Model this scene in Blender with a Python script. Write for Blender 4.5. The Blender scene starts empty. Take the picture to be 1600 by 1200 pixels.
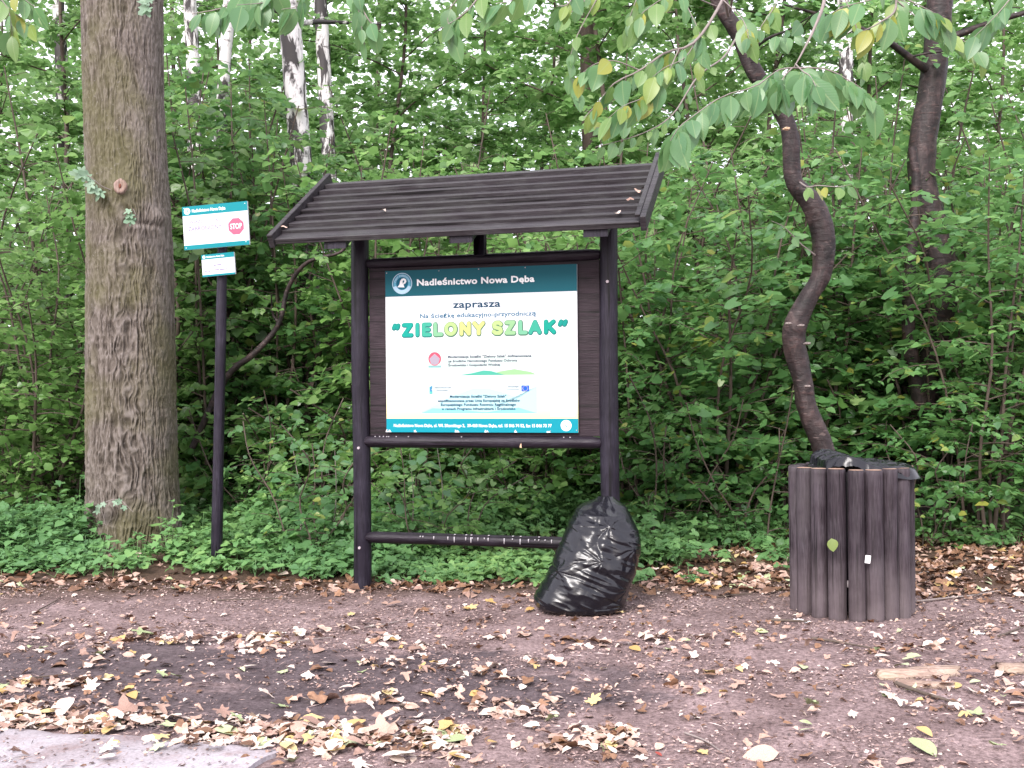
import bpy, math, random
import numpy as np
from mathutils import Vector, Matrix

random.seed(7)
RS = np.random.RandomState(7)
S = bpy.context.scene
COL = S.collection

# ------------------------------------------------------------------ camera, world, sun, exposure
CAM_H, FPX, ROLL = 1.36, 1750.0, math.radians(0.5)
cr_, sr_ = math.cos(ROLL), math.sin(ROLL)
CR = np.array([cr_, 0, -sr_]); CU = np.array([sr_, 0, cr_]); CF = np.array([0, 1.0, 0])
cam = bpy.data.cameras.new('camera'); camo = bpy.data.objects.new('camera', cam); COL.objects.link(camo)
cam.sensor_width = 36.0; cam.lens = FPX / 1600 * 36.0; cam.clip_end = 600; cam.clip_start = 0.05
camo.matrix_world = Matrix(((CR[0], CU[0], -CF[0], 0), (CR[1], CU[1], -CF[1], 0), (CR[2], CU[2], -CF[2], CAM_H), (0, 0, 0, 1)))
S.camera = camo

SUN_EL, SUN_AZ = math.radians(38), math.radians(202)      # azimuth clockwise from +Y: behind the camera, to the left
W = bpy.data.worlds.new('World'); S.world = W; W.use_nodes = True
wn = W.node_tree; bg = wn.nodes['Background']
sky = wn.nodes.new('ShaderNodeTexSky'); sky.sky_type = 'NISHITA'; sky.sun_disc = False
sky.sun_elevation = SUN_EL; sky.sun_rotation = SUN_AZ; sky.dust_density = 6.0; sky.air_density = 1.0; sky.ozone_density = 1.0
ov = wn.nodes.new('ShaderNodeMix'); ov.data_type = 'RGBA'; ov.inputs[7].default_value = (7.2, 7.0, 7.75, 1)      # thin white overcast
cl = wn.nodes.new('ShaderNodeTexNoise'); cl.inputs['Scale'].default_value = 2.2; cl.inputs['Detail'].default_value = 5
tc_ = wn.nodes.new('ShaderNodeTexCoord'); mr_ = wn.nodes.new('ShaderNodeMapRange'); mr_.inputs[1].default_value = 0.3; mr_.inputs[2].default_value = 0.6; mr_.inputs[3].default_value = 0.55; mr_.inputs[4].default_value = 0.97
wn.links.new(tc_.outputs['Generated'], cl.inputs['Vector']); wn.links.new(cl.outputs[0], mr_.inputs[0]); wn.links.new(mr_.outputs[0], ov.inputs[0])
wn.links.new(sky.outputs[0], ov.inputs[6]); wn.links.new(ov.outputs[2], bg.inputs[0]); bg.inputs[1].default_value = 0.15
sl = bpy.data.lights.new('sun', 'SUN'); sl.energy = 2.2; sl.angle = math.radians(22); sl.color = (1.0, 0.955, 0.93)
so = bpy.data.objects.new('sun', sl); COL.objects.link(so)
sd = Vector((math.sin(SUN_AZ) * math.cos(SUN_EL), math.cos(SUN_AZ) * math.cos(SUN_EL), math.sin(SUN_EL)))
so.rotation_euler = sd.to_track_quat('Z', 'Y').to_euler()
S.view_settings.view_transform = 'Standard'; S.view_settings.look = 'None'
S.view_settings.exposure = 1.3; S.view_settings.gamma = 1.0; S.view_settings.use_curve_mapping = False
S.cycles.max_bounces = 10; S.cycles.diffuse_bounces = 6; S.cycles.glossy_bounces = 3; S.cycles.transmission_bounces = 4
S.cycles.transparent_max_bounces = 4; S.cycles.use_denoising = True

# ------------------------------------------------------------------ measuring helpers
def ray(px, py):
    a = (px - 800) / FPX; b = (600 - py) / FPX
    return a * CR + b * CU + CF
def P(px, py, Y):                       # the world point that lies at distance Y along that line of sight
    return ray(px, py) * Y + np.array([0, 0, CAM_H])
def G(px, py, z=0.0):                   # the same on the ground
    d = ray(px, py); t = (z - CAM_H) / d[2]
    return d * t + np.array([0, 0, CAM_H])

# ------------------------------------------------------------------ noise
_T = np.random.RandomState(3).rand(8, 256, 256)
def vn(x, y, k=0):
    x = np.asarray(x, float); y = np.asarray(y, float)
    ix = np.floor(x).astype(int); iy = np.floor(y).astype(int); fx = x - ix; fy = y - iy
    fx = fx * fx * (3 - 2 * fx); fy = fy * fy * (3 - 2 * fy)
    t = _T[k % 8]; a = t[ix & 255, iy & 255]; b = t[(ix + 1) & 255, iy & 255]
    c = t[ix & 255, (iy + 1) & 255]; d = t[(ix + 1) & 255, (iy + 1) & 255]
    return (a * (1 - fx) + b * fx) * (1 - fy) + (c * (1 - fx) + d * fx) * fy
def fbm(x, y, k=0, o=4):
    s = 0; a = 0.5; f = 1
    for i in range(o):
        s = s + a * vn(x * f + 17.3 * i, y * f + 5.1 * i, k + i); a *= 0.5; f *= 2.03
    return s
def ground_z(x, y):
    x = np.asarray(x, float); y = np.asarray(y, float)
    z = 0.030 * (fbm(x * 0.9, y * 0.9, 1, 4) - 0.47) + 0.010 * (fbm(x * 6, y * 6, 2, 3) - 0.44)
    near = np.clip((y - 4.3) / 0.8, 0, 1)
    z = z * (0.35 + 0.65 * near)
    z = z - 0.022 * np.exp(-(((x + 0.35) / 0.55) ** 2 + ((y - 4.78) / 0.16) ** 2))
    z = z * (1 - np.exp(-(((x - 2.0) / .6) ** 2 + ((y - 6.45) / .5) ** 2)))
    z = z + 0.13 * np.exp(-(((x - 3.6) / 0.75) ** 2 + ((y - 7.5) / 0.38) ** 2))
    z = z + 0.02 * np.clip(y - 8.5, 0, 8) * 0.6
    return z

# ------------------------------------------------------------------ mesh helpers
class MB:
    def __init__(s): s.v = []; s.q = []; s.t = []; s.n = 0; s.qm = []; s.tm = []; s.r = []
    def add(s, V, Q=None, T=None, m=0, r=0.5):
        V = np.asarray(V, float).reshape(-1, 3); s.v.append(V)
        if Q is not None and len(Q): Q = np.asarray(Q, int).reshape(-1, 4); s.q.append(Q + s.n); s.qm.append(np.full(len(Q), m))
        if T is not None and len(T): T = np.asarray(T, int).reshape(-1, 3); s.t.append(T + s.n); s.tm.append(np.full(len(T), m))
        s.r.append(np.broadcast_to(np.asarray(r, float), (len(V),)).copy()); s.n += len(V)
        return s
    def mesh(s, name, mats, smooth=True):
        me = bpy.data.meshes.new(name)
        V = np.concatenate(s.v) if s.v else np.zeros((0, 3))
        Q = np.concatenate(s.q) if s.q else np.zeros((0, 4), int); T = np.concatenate(s.t) if s.t else np.zeros((0, 3), int)
        qm = np.concatenate(s.qm) if s.qm else np.zeros(0); tm = np.concatenate(s.tm) if s.tm else np.zeros(0)
        me.vertices.add(len(V)); me.vertices.foreach_set('co', V.ravel())
        L = np.concatenate([Q.ravel(), T.ravel()]); me.loops.add(len(L)); me.loops.foreach_set('vertex_index', L.astype(np.int32))
        nq, nt = len(Q), len(T); me.polygons.add(nq + nt)
        st = np.concatenate([np.arange(nq) * 4, nq * 4 + np.arange(nt) * 3]); me.polygons.foreach_set('loop_start', st.astype(np.int32))
        me.polygons.foreach_set('material_index', np.concatenate([qm, tm]).astype(np.int32))
        me.update(calc_edges=True)
        me.polygons.foreach_set('use_smooth', np.full(nq + nt, bool(smooth)))
        at = me.attributes.new('rnd', 'FLOAT', 'POINT'); at.data.foreach_set('value', np.concatenate(s.r).astype(np.float32))
        for m in (mats if isinstance(mats, (list, tuple)) else [mats]): me.materials.append(m)
        me.validate(verbose=False)
        return me
    def obj(s, name, mats, parent=None, smooth=True, loc=None):
        return link(name, s.mesh(name, mats, smooth), parent, loc)

def link(name, me, parent=None, loc=None):
    o = bpy.data.objects.new(name, me); COL.objects.link(o)
    if parent is not None: o.parent = parent
    if loc is not None: o.location = loc
    return o
def tag(o, label=None, cat=None, group=None, kind=None):
    if label: o['label'] = label
    if cat: o['category'] = cat
    if group: o['group'] = group
    if kind: o['kind'] = kind
    return o
def empty(name, loc, label, cat, group=None, rz=0.0):
    o = bpy.data.objects.new(name, None); COL.objects.link(o); o.location = loc; o.rotation_euler = (0, 0, rz)
    o.empty_display_size = 0.1
    return tag(o, label, cat, group)

def norm(a): a = np.asarray(a, float); return a / (np.linalg.norm(a, axis=-1, keepdims=True) + 1e-9)
def grid_q(nu, nv, wrap=False):         # faces of an nu x nv vertex grid (v fastest); wrap closes v
    i = np.arange(nu - 1)[:, None]; j = np.arange(nv if wrap else nv - 1)[None, :]; k = (j + 1) % nv
    a = i * nv + j; b = i * nv + k; c = (i + 1) * nv + k; d = (i + 1) * nv + j
    return np.stack([a, b, c, d], -1).reshape(-1, 4)
def spline(pts, n):                     # Catmull-Rom through rows of any width
    p = np.asarray(pts, float); p = np.vstack([2 * p[0] - p[1], p, 2 * p[-1] - p[-2]]); m = len(p) - 3
    u = np.linspace(0, m - 1e-6, n); i = u.astype(int); t = (u - i)[:, None]
    a, b, c, d = p[i], p[i + 1], p[i + 2], p[i + 3]
    return 0.5 * (2 * b + (c - a) * t + (2 * a - 5 * b + 4 * c - d) * t * t + (3 * b - a - 3 * c + d) * t ** 3)
def tube(mb, path, rad, seg=8, m=0, r=0.5, rough=0.0, caps=True, disp=None):
    path = np.asarray(path, float); n = len(path); rad = np.broadcast_to(rad, (n,)).astype(float)
    tg = norm(np.gradient(path, axis=0)); ref = np.array([0, 0, 1.0]) if abs(tg[0][2]) < 0.9 else np.array([1.0, 0, 0])
    N = []; a = norm(np.cross(tg[0], ref))
    for k in range(n):
        a = norm(a - np.dot(a, tg[k]) * tg[k]); N.append(a)
    N = np.array(N); B = np.cross(tg, N)
    th = np.linspace(0, 2 * np.pi, seg, endpoint=False)
    R = rad[:, None] * np.ones(seg)[None]
    if rough: R = R * (1 + rough * (RS.rand(n, seg) - 0.5))
    if disp is not None: R = R + disp(th, np.concatenate([[0], np.cumsum(np.linalg.norm(np.diff(path, axis=0), axis=1))]))
    V = path[:, None] + R[..., None] * (np.cos(th)[None, :, None] * N[:, None] + np.sin(th)[None, :, None] * B[:, None])
    mb.add(V.reshape(-1, 3), grid_q(n, seg, True), None, m, r)
    if caps:
        for e in (0, n - 1):
            c = np.vstack([path[e][None], V[e]]); j = np.arange(seg); f = np.stack([np.zeros(seg, int), 1 + j, 1 + (j + 1) % seg], 1)
            mb.add(c, None, f if e == 0 else f[:, ::-1], m, r)
def box(mb, lo, hi, m=0, r=0.5, M=None, bev=0.0):
    lo = np.array(lo, float); hi = np.array(hi, float); b = bev
    if b <= 0:
        c = np.array([[x, y, z] for x in (lo[0], hi[0]) for y in (lo[1], hi[1]) for z in (lo[2], hi[2])])
        Q = [[0, 1, 3, 2], [4, 6, 7, 5], [0, 4, 5, 1], [2, 3, 7, 6], [0, 2, 6, 4], [1, 5, 7, 3]]; T = None
    else:
        c = []; idx = {}
        for sx in (0, 1):
            for sy in (0, 1):
                for sz in (0, 1):
                    for ax in range(3):
                        p = [hi[k] if s else lo[k] for k, s in enumerate((sx, sy, sz))]
                        for k, s in enumerate((sx, sy, sz)):
                            if k != ax: p[k] += -b if s else b
                        idx[(sx, sy, sz, ax)] = len(c); c.append(p)
        Q = []; T = []
        for ax in range(3):
            o = [k for k in range(3) if k != ax]
            for s in (0, 1):
                f = []
                for (p, q) in ((0, 0), (1, 0), (1, 1), (0, 1)):
                    k = [0, 0, 0]; k[ax] = s; k[o[0]] = p; k[o[1]] = q; f.append(idx[(*k, ax)])
                if (s == 1) == (ax == 1): f = f[::-1]
                Q.append(f)
            for p in (0, 1):
                for q in (0, 1):
                    a = [0, 0, 0]; a[o[0]] = p; a[o[1]] = q; bb = list(a); bb[ax] = 1
                    Q.append([idx[(*a, o[0])], idx[(*bb, o[0])], idx[(*bb, o[1])], idx[(*a, o[1])]])
        for sx in (0, 1):
            for sy in (0, 1):
                for sz in (0, 1): T.append([idx[(sx, sy, sz, 0)], idx[(sx, sy, sz, 1)], idx[(sx, sy, sz, 2)]])
        c = np.array(c)
    if M is not None: c = c @ np.array(M)[:3, :3].T + np.array(M)[:3, 3]
    mb.add(c, Q, T, m, r)

# ------------------------------------------------------------------ materials
class NT:
    def __init__(s, name):
        s.m = bpy.data.materials.new(name); s.m.use_nodes = True; s.t = s.m.node_tree; s.b = s.t.nodes['Principled BSDF']
        s.out = s.t.nodes['Material Output']
    def n(s, ty, **kw):
        x = s.t.nodes.new(ty)
        for k, v in kw.items():
            if k in x.inputs: x.inputs[k].default_value = v
            else: setattr(x, k, v)
        return x
    def l(s, a, b): s.t.links.new(a, b)
    def ramp(s, fac, stops):
        r = s.n('ShaderNodeValToRGB'); e = r.color_ramp.elements
        while len(e) < len(stops): e.new(0.5)
        for i, (p, c) in enumerate(stops): e[i].position = p; e[i].color = (*c, 1) if len(c) == 3 else c
        s.l(fac, r.inputs[0]); return r.outputs[0]
    def coord(s, kind='Object', scale=(1, 1, 1)):
        c = s.n('ShaderNodeTexCoord'); mp = s.n('ShaderNodeMapping'); mp.inputs['Scale'].default_value = scale
        s.l(c.outputs[kind], mp.inputs[0]); return mp.outputs[0]
    def noise(s, vec, scale, detail=4, rough=0.55, dist=0.0):
        x = s.n('ShaderNodeTexNoise'); x.inputs['Scale'].default_value = scale; x.inputs['Detail'].default_value = detail
        x.inputs['Roughness'].default_value = rough; x.inputs['Distortion'].default_value = dist; s.l(vec, x.inputs['Vector']); return x.outputs[0]
    def mix(s, f, a, b, mode='MIX'):
        x = s.n('ShaderNodeMix'); x.data_type = 'RGBA'; x.blend_type = mode
        for sock, v in ((x.inputs[0], f), (x.inputs[6], a), (x.inputs[7], b)):
            if hasattr(v, 'is_linked') or isinstance(v, bpy.types.NodeSocket): s.l(v, sock)
            elif isinstance(v, (int, float)): sock.default_value = v
            else: sock.default_value = (*v, 1)
        return x.outputs[2]
    def bump(s, h, strength=0.5, dist=0.01):
        x = s.n('ShaderNodeBump'); x.inputs['Strength'].default_value = strength; x.inputs['Distance'].default_value = dist
        s.l(h, x.inputs['Height']); s.l(x.outputs[0], s.b.inputs['Normal']); return x
    def attr(s, name): x = s.n('ShaderNodeAttribute'); x.attribute_name = name; return x

def flat(name, col, rough=0.5, spec=0.4):
    k = NT(name); k.b.inputs['Base Color'].default_value = (*col, 1); k.b.inputs['Roughness'].default_value = rough
    k.b.inputs['Specular IOR Level'].default_value = spec; return k.m

def leafmat(name, stops, rough=0.42, trans=0.32, spec=0.4, vary=0.25, veins=False):
    k = NT(name); a = k.attr('rnd'); c = k.ramp(a.outputs['Fac'], stops)
    oi = k.n('ShaderNodeObjectInfo'); hs = k.n('ShaderNodeHueSaturation')
    mr = k.n('ShaderNodeMapRange'); mr.inputs[3].default_value = 1 - vary; mr.inputs[4].default_value = 1 + vary
    k.l(oi.outputs['Random'], mr.inputs[0]); k.l(mr.outputs[0], hs.inputs['Value'])
    nz = k.noise(k.coord('Object'), 60, 2); c2 = k.mix(0.25, c, k.mix(nz, (0.02, 0.05, 0.01), (0.2, 0.26, 0.08)), 'OVERLAY')
    if veins:
        s_ = k.n('ShaderNodeSeparateXYZ'); k.l(k.coord('Object'), s_.inputs[0])
        def mt(op, a_, b_):
            q = k.n('ShaderNodeMath'); q.operation = op
            for i_, v_ in enumerate((a_, b_)):
                if v_ is None: continue
                if isinstance(v_, (int, float)): q.inputs[i_].default_value = v_
                else: k.l(v_, q.inputs[i_])
            return q.outputs[0]
        ay = mt('ABSOLUTE', s_.outputs[1], None); ph = mt('SUBTRACT', s_.outputs[0], mt('MULTIPLY', ay, 0.9)); w_ = mt('ABSOLUTE', mt('SINE', mt('MULTIPLY', ph, 36.0), None), None)
        vn_ = mt('POWER', mt('SUBTRACT', 1.0, w_), 3.0); mid = mt('POWER', mt('SUBTRACT', 1.0, mt('MINIMUM', mt('MULTIPLY', ay, 45.0), 1.0)), 1.0); tot_ = mt('MAXIMUM', mt('MULTIPLY', vn_, .05), mt('MULTIPLY', mid, .6))
        c2 = k.mix(tot_, c2, (0.24, 0.32, 0.14)); k.bump(w_, 0.06, 0.01)
    k.l(c2, hs.inputs['Color']); k.l(hs.outputs[0], k.b.inputs['Base Color'])
    k.b.inputs['Roughness'].default_value = rough; k.b.inputs['Specular IOR Level'].default_value = spec
    tr = k.n('ShaderNodeBsdfTranslucent'); tc = k.mix(0.5, hs.outputs[0], (0.34, 0.58, 0.20), 'MIX'); k.l(tc, tr.inputs[0])
    mx = k.n('ShaderNodeMixShader'); mx.inputs[0].default_value = trans
    k.l(k.b.outputs[0], mx.inputs[1]); k.l(tr.outputs[0], mx.inputs[2]); k.l(mx.outputs[0], k.out.inputs[0])
    return k.m

M = {}
M['shrub'] = leafmat('shrub_leaf', [(0, (0.085, 0.19, 0.050)), (0.45, (0.15, 0.30, 0.075)), (0.8, (0.23, 0.40, 0.12)), (1, (0.34, 0.47, 0.20))], 0.42, 0.48, 0.8, .25)
M['shrub_dark'] = leafmat('shrub_leaf_dark', [(0, (0.065, 0.175, 0.062)), (0.6, (0.105, 0.25, 0.080)), (0.93, (0.16, 0.32, 0.11)), (1, (0.34, 0.34, 0.07))], 0.42, 0.48, 0.8, .25)
M['tree_leaf'] = leafmat('tree_leaf', [(0, (0.12, 0.26, 0.075)), (0.6, (0.20, 0.38, 0.12)), (1, (0.36, 0.50, 0.24))], 0.40, 0.46, 0.6)
M['herb'] = leafmat('herb_leaf', [(0, (0.09, 0.20, 0.08)), (0.5, (0.15, 0.30, 0.11)), (1, (0.25, 0.40, 0.13))], 0.5, 0.28, 0.35, 0.05)
M['cherry_leaf'] = leafmat('cherry_leaf', [(0, (0.075, 0.185, 0.085)), (0.4, (0.11, 0.23, 0.095)), (0.5, (0.12, 0.235, 0.10)), (0.72, (0.15, 0.25, 0.06)), (0.88, (0.26, 0.32, 0.06)), (1, (0.38, 0.34, 0.06))], 0.40, 0.32, 0.5, 0.12, True)
M['sprout'] = leafmat('silver_sprout_leaf', [(0, (0.18, 0.28, 0.20)), (1, (0.30, 0.40, 0.32))], 0.6, 0.25, 0.3, 0.05)

def deadleaf(name, a, b, c):
    k = NT(name); at = k.attr('rnd'); oi = k.n('ShaderNodeObjectInfo')
    ad = k.n('ShaderNodeMath'); ad.operation = 'ADD'; k.l(at.outputs['Fac'], ad.inputs[0]); k.l(oi.outputs['Random'], ad.inputs[1])
    fr = k.n('ShaderNodeMath'); fr.operation = 'FRACT'; k.l(ad.outputs[0], fr.inputs[0])
    col = k.ramp(fr.outputs[0], [(0, a), (0.5, b), (1, c)])
    nz = k.noise(k.coord('Object'), 45, 4, 0.7); col = k.mix(0.55, col, k.ramp(nz, [(0.3, (0.2, 0.15, 0.12)), (0.6, (0.75, 0.72, 0.7))]), 'OVERLAY')
    k.l(col, k.b.inputs['Base Color']); k.b.inputs['Roughness'].default_value = 0.6; k.b.inputs['Specular IOR Level'].default_value = 0.35
    k.bump(nz, 0.4, 0.003); return k.m
M['dl_tan'] = deadleaf('dead_leaf_tan', (0.22, 0.14, 0.115), (0.34, 0.235, 0.19), (0.43, 0.32, 0.265))
M['dl_pale'] = deadleaf('dead_leaf_pale', (0.40, 0.33, 0.29), (0.47, 0.40, 0.355), (0.52, 0.47, 0.42))
M['dl_yellow'] = deadleaf('dead_leaf_yellow', (0.331, 0.216, 0.079), (0.389, 0.288, 0.122), (0.432, 0.360, 0.187))
M['dl_brown'] = deadleaf('dead_leaf_brown', (0.094, 0.050, 0.032), (0.158, 0.086, 0.050), (0.238, 0.137, 0.086))
M['dl_green'] = deadleaf('fallen_leaf_green', (0.230, 0.288, 0.144), (0.302, 0.360, 0.202), (0.374, 0.418, 0.274))
M['dl_red'] = deadleaf('fallen_leaf_red', (0.216, 0.036, 0.029), (0.259, 0.050, 0.036), (0.288, 0.072, 0.043))

def chips():
    k = NT('litter_chips'); at = k.attr('rnd')
    c = k.ramp(at.outputs['Fac'], [(0, (0.05, 0.034, 0.034)), (0.25, (0.13, 0.08, 0.072)), (0.5, (0.28, 0.19, 0.17)), (0.8, (0.44, 0.33, 0.30)), (0.97, (0.58, 0.50, 0.47)), (1, (0.5, 0.45, 0.2))])
    k.l(c, k.b.inputs['Base Color']); k.b.inputs['Roughness'].default_value = 0.7; return k.m
M['chips'] = chips()

def wood(name, dark, light, pale, pale_amt=0.0, rough=0.45, axis=2, dust=False):
    k = NT(name); sc = [14, 14, 14]; sc[axis] = 0.9
    v = k.coord('Object', tuple(sc)); n1 = k.noise(v, 3, 6, 0.65, 0.4); n2 = k.noise(k.coord('Object'), 5, 5, 0.6)
    n3 = k.noise(v, 12, 3, 0.6)
    c = k.ramp(n1, [(0.3, dark), (0.7, light)])
    sp = k.ramp(k.mix(0.5, n2, n3), [(0.56 - pale_amt * 0.15, (0, 0, 0)), (0.72, (1, 1, 1))])
    c = k.mix(sp, c, pale) if pale_amt > 0 else c
    s2 = [42, 42, 42]; s2[axis] = 1.1; n4 = k.noise(k.coord('Object', tuple(s2)), 1.0, 3, 0.6, 0.3); ck = k.ramp(n4, [(0.36, (1, 1, 1)), (0.42, (0, 0, 0))]); c = k.mix(ck, c, tuple(v * .35 for v in dark))
    n5 = k.noise(k.coord('Object'), 2.2, 4, 0.6); c = k.mix(k.ramp(n5, [(0.5, (0, 0, 0)), (0.72, (.5, .5, .5))]), c, (light[0] * 1.3, light[1] * 1.55, light[2] * 1.25))
    oi = k.n('ShaderNodeObjectInfo'); hs = k.n('ShaderNodeHueSaturation'); mr = k.n('ShaderNodeMapRange')
    mr.inputs[3].default_value = 0.8; mr.inputs[4].default_value = 1.25; k.l(oi.outputs['Random'], mr.inputs[0]); k.l(mr.outputs[0], hs.inputs['Value'])
    k.l(c, hs.inputs['Color']); k.l(hs.outputs[0], k.b.inputs['Base Color'])
    k.l(k.ramp(n2, [(0.3, (rough - 0.1,) * 3), (0.7, (rough + 0.15,) * 3)]), k.b.inputs['Roughness'])
    k.b.inputs['Specular IOR Level'].default_value = 0.22
    k.bump(k.mix(0.5, n1, n3), 0.8, 0.006)
    if dust:
        sx = k.n('ShaderNodeSeparateXYZ'); k.l(k.coord('Object'), sx.inputs[0]); mr2 = k.n('ShaderNodeMapRange'); mr2.inputs[1].default_value = .42; mr2.inputs[2].default_value = -.02; mr2.inputs[3].default_value = 0; mr2.inputs[4].default_value = .75; k.l(sx.outputs[2], mr2.inputs[0])
        mm_ = k.n('ShaderNodeMath'); mm_.operation = 'MULTIPLY'; k.l(mr2.outputs[0], mm_.inputs[0]); k.l(k.ramp(n2, [(.3, (.5, .5, .5)), (.7, (1, 1, 1))]), mm_.inputs[1])
        k.l(k.mix(mm_.outputs[0], hs.outputs[0], (.15, .12, .125)), k.b.inputs['Base Color'])
    return k.m
M['stain'] = wood('dark_stained_wood', (0.0050, 0.0037, 0.0074), (0.0136, 0.0105, 0.0186), (0.0310, 0.0267, 0.0409), 0.5, 0.42)
M['stain_h'] = wood('dark_stained_rail', (0.0056, 0.0037, 0.0068), (0.0167, 0.0118, 0.0186), (0.0341, 0.0279, 0.0409), 0.5, 0.42, 0)
M['roofw'] = wood('roof_slat_wood', (0.014, 0.011, 0.013), (0.036, 0.031, 0.036), (0.058, 0.057, 0.058), 0.5, 0.5, 0)
M['panelw'] = wood('panel_wood', (0.008, 0.005, 0.007), (0.020, 0.012, 0.017), (0.04, 0.028, 0.035), 0.3, 0.55, 0)
M['binw'] = wood('bin_log_wood', (0.009, 0.006, 0.008), (0.042, 0.031, 0.039), (0.075, 0.063, 0.074), 0.8, 0.6, 2, True)
M['endgrain'] = flat('log_end_grain', (0.30, 0.19, 0.14), 0.8)
M['bright_end'] = flat('bare_split_wood', (0.55, 0.38, 0.25), 0.8)

def bark(name, deep, mid, high, moss=None, bsc=40, lichen=.0):
    k = NT(name); a = k.attr('rnd'); n1 = k.noise(k.coord('Object', (1, 1, 0.35)), bsc, 5, 0.7); n2 = k.noise(k.coord('Object'), 1.6, 3, 0.5)
    f = k.n('ShaderNodeMath'); f.operation = 'MULTIPLY_ADD'; k.l(n1, f.inputs[0]); f.inputs[1].default_value = 0.5; k.l(a.outputs['Fac'], f.inputs[2])
    c = k.ramp(f.outputs[0], [(0.30, deep), (0.7, mid), (1.15 if False else 1.0, high)])
    if moss: c = k.mix(k.ramp(n2, [(0.44, (0, 0, 0)), (0.62, (0.7, 0.7, 0.7))]), c, moss)
    n3 = k.noise(k.coord('Object'), 55, 2, 0.5)
    if lichen: c = k.mix(k.ramp(n3, [(0.64, (0, 0, 0)), (0.72, (lichen,) * 3)]), c, (0.34, 0.32, 0.33))
    k.l(c, k.b.inputs['Base Color']); k.b.inputs['Roughness'].default_value = 0.8; k.b.inputs['Specular IOR Level'].default_value = 0.3
    k.bump(n1, 0.7, 0.008); return k.m
M['oak'] = bark('furrowed_bark', (0.035, 0.027, 0.021), (0.100, 0.083, 0.070), (0.185, 0.16, 0.148), (0.085, 0.080, 0.034), 60, .2)
def cherrybark():
    k = NT('dark_cherry_bark'); v = k.coord('Object', (9, 9, 26)); n1 = k.noise(v, 1.0, 5, 0.65, 0.5); n2 = k.noise(k.coord('Object', (1, 1, .6)), 9, 5, 0.65, 0.6); n3 = k.noise(k.coord('Object', (14, 14, 70)), 1.0, 2, 0.5)
    c = k.ramp(n2, [(0.32, (0.006, 0.005, 0.005)), (0.52, (0.022, 0.014, 0.014)), (0.70, (0.060, 0.040, 0.038))])
    c = k.mix(k.ramp(n1, [(0.56, (0, 0, 0)), (0.68, (.55, .55, .55))]), c, (0.075, 0.040, 0.035)); c = k.mix(k.ramp(n3, [(0.66, (0, 0, 0)), (0.72, (.5, .5, .5))]), c, (0.15, 0.11, 0.10))
    k.l(c, k.b.inputs['Base Color']); k.b.inputs['Roughness'].default_value = 0.55; k.b.inputs['Specular IOR Level'].default_value = 0.3
    k.bump(k.mix(0.5, n1, n2), 1.0, 0.02); return k.m
M['cherry'] = cherrybark()
M['stem'] = bark('shrub_stem_bark', (0.03, 0.022, 0.018), (0.07, 0.052, 0.042), (0.14, 0.11, 0.09), None, 25)
M['twig'] = bark('grey_twig_bark', (0.10, 0.08, 0.07), (0.18, 0.15, 0.14), (0.3, 0.26, 0.25), None, 25)
def birch():
    k = NT('birch_bark'); v = k.coord('Object', (5, 5, 1.6)); n1 = k.noise(v, 1.5, 5, 0.62, 0.6); n2 = k.noise(k.coord('Object', (2, 2, 14)), 2.5, 4, 0.6)
    a = k.attr('rnd'); f = k.n('ShaderNodeMath'); f.operation = 'ADD'; k.l(n1, f.inputs[0]); k.l(a.outputs['Fac'], f.inputs[1])
    c = k.ramp(f.outputs[0], [(0.90, (0.58, 0.56, 0.55)), (0.97, (0.03, 0.025, 0.025))])
    c = k.mix(k.ramp(n2, [(0.62, (0, 0, 0)), (0.7, (1, 1, 1))]), c, (0.06, 0.05, 0.05))
    k.l(c, k.b.inputs['Base Color']); k.b.inputs['Roughness'].default_value = 0.65; k.bump(n1, 0.5, 0.01); return k.m
M['birch'] = birch()

def soil():
    k = NT('dirt_ground'); co = k.coord('Object'); a = k.attr('dark'); lt = k.attr('damp')
    n1 = k.noise(co, 3, 6, 0.6); n2 = k.noise(co, 45, 6, 0.7); n3 = k.noise(co, 160, 3, 0.7)
    c = k.ramp(n1, [(0.35, (0.118, 0.085, 0.083)), (0.65, (0.225, 0.172, 0.170))])
    c = k.mix(0.9, c, k.ramp(n2, [(0.32, (0.18, 0.15, 0.15)), (0.68, (0.85, 0.82, 0.82))]), 'OVERLAY')
    c = k.mix(0.5, c, k.ramp(n3, [(0.35, (0.3, 0.3, 0.3)), (0.68, (0.8, 0.8, 0.8))]), 'OVERLAY')
    dk = k.mix(k.ramp(k.noise(co, 7, 5, 0.7), [(0.4, (0, 0, 0)), (0.6, (1, 1, 1))]), k.ramp(n2, [(0.3, (0.028, 0.020, 0.023)), (0.7, (0.070, 0.053, 0.058))]), k.ramp(n2, [(0.3, (0.040, 0.029, 0.033)), (0.7, (0.12, 0.094, 0.102))]))
    c = k.mix(a.outputs['Fac'], c, dk)
    hu = k.ramp(n2, [(0.3, (0.03, 0.018, 0.012)), (0.7, (0.10, 0.06, 0.04))])
    c = k.mix(lt.outputs['Fac'], c, hu)
    k.l(c, k.b.inputs['Base Color']); k.b.inputs['Roughness'].default_value = 0.9; k.b.inputs['Specular IOR Level'].default_value = 0.25
    k.bump(k.mix(0.5, n2, n3), 0.9, 0.012); return k.m
M['soil'] = soil()
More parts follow.
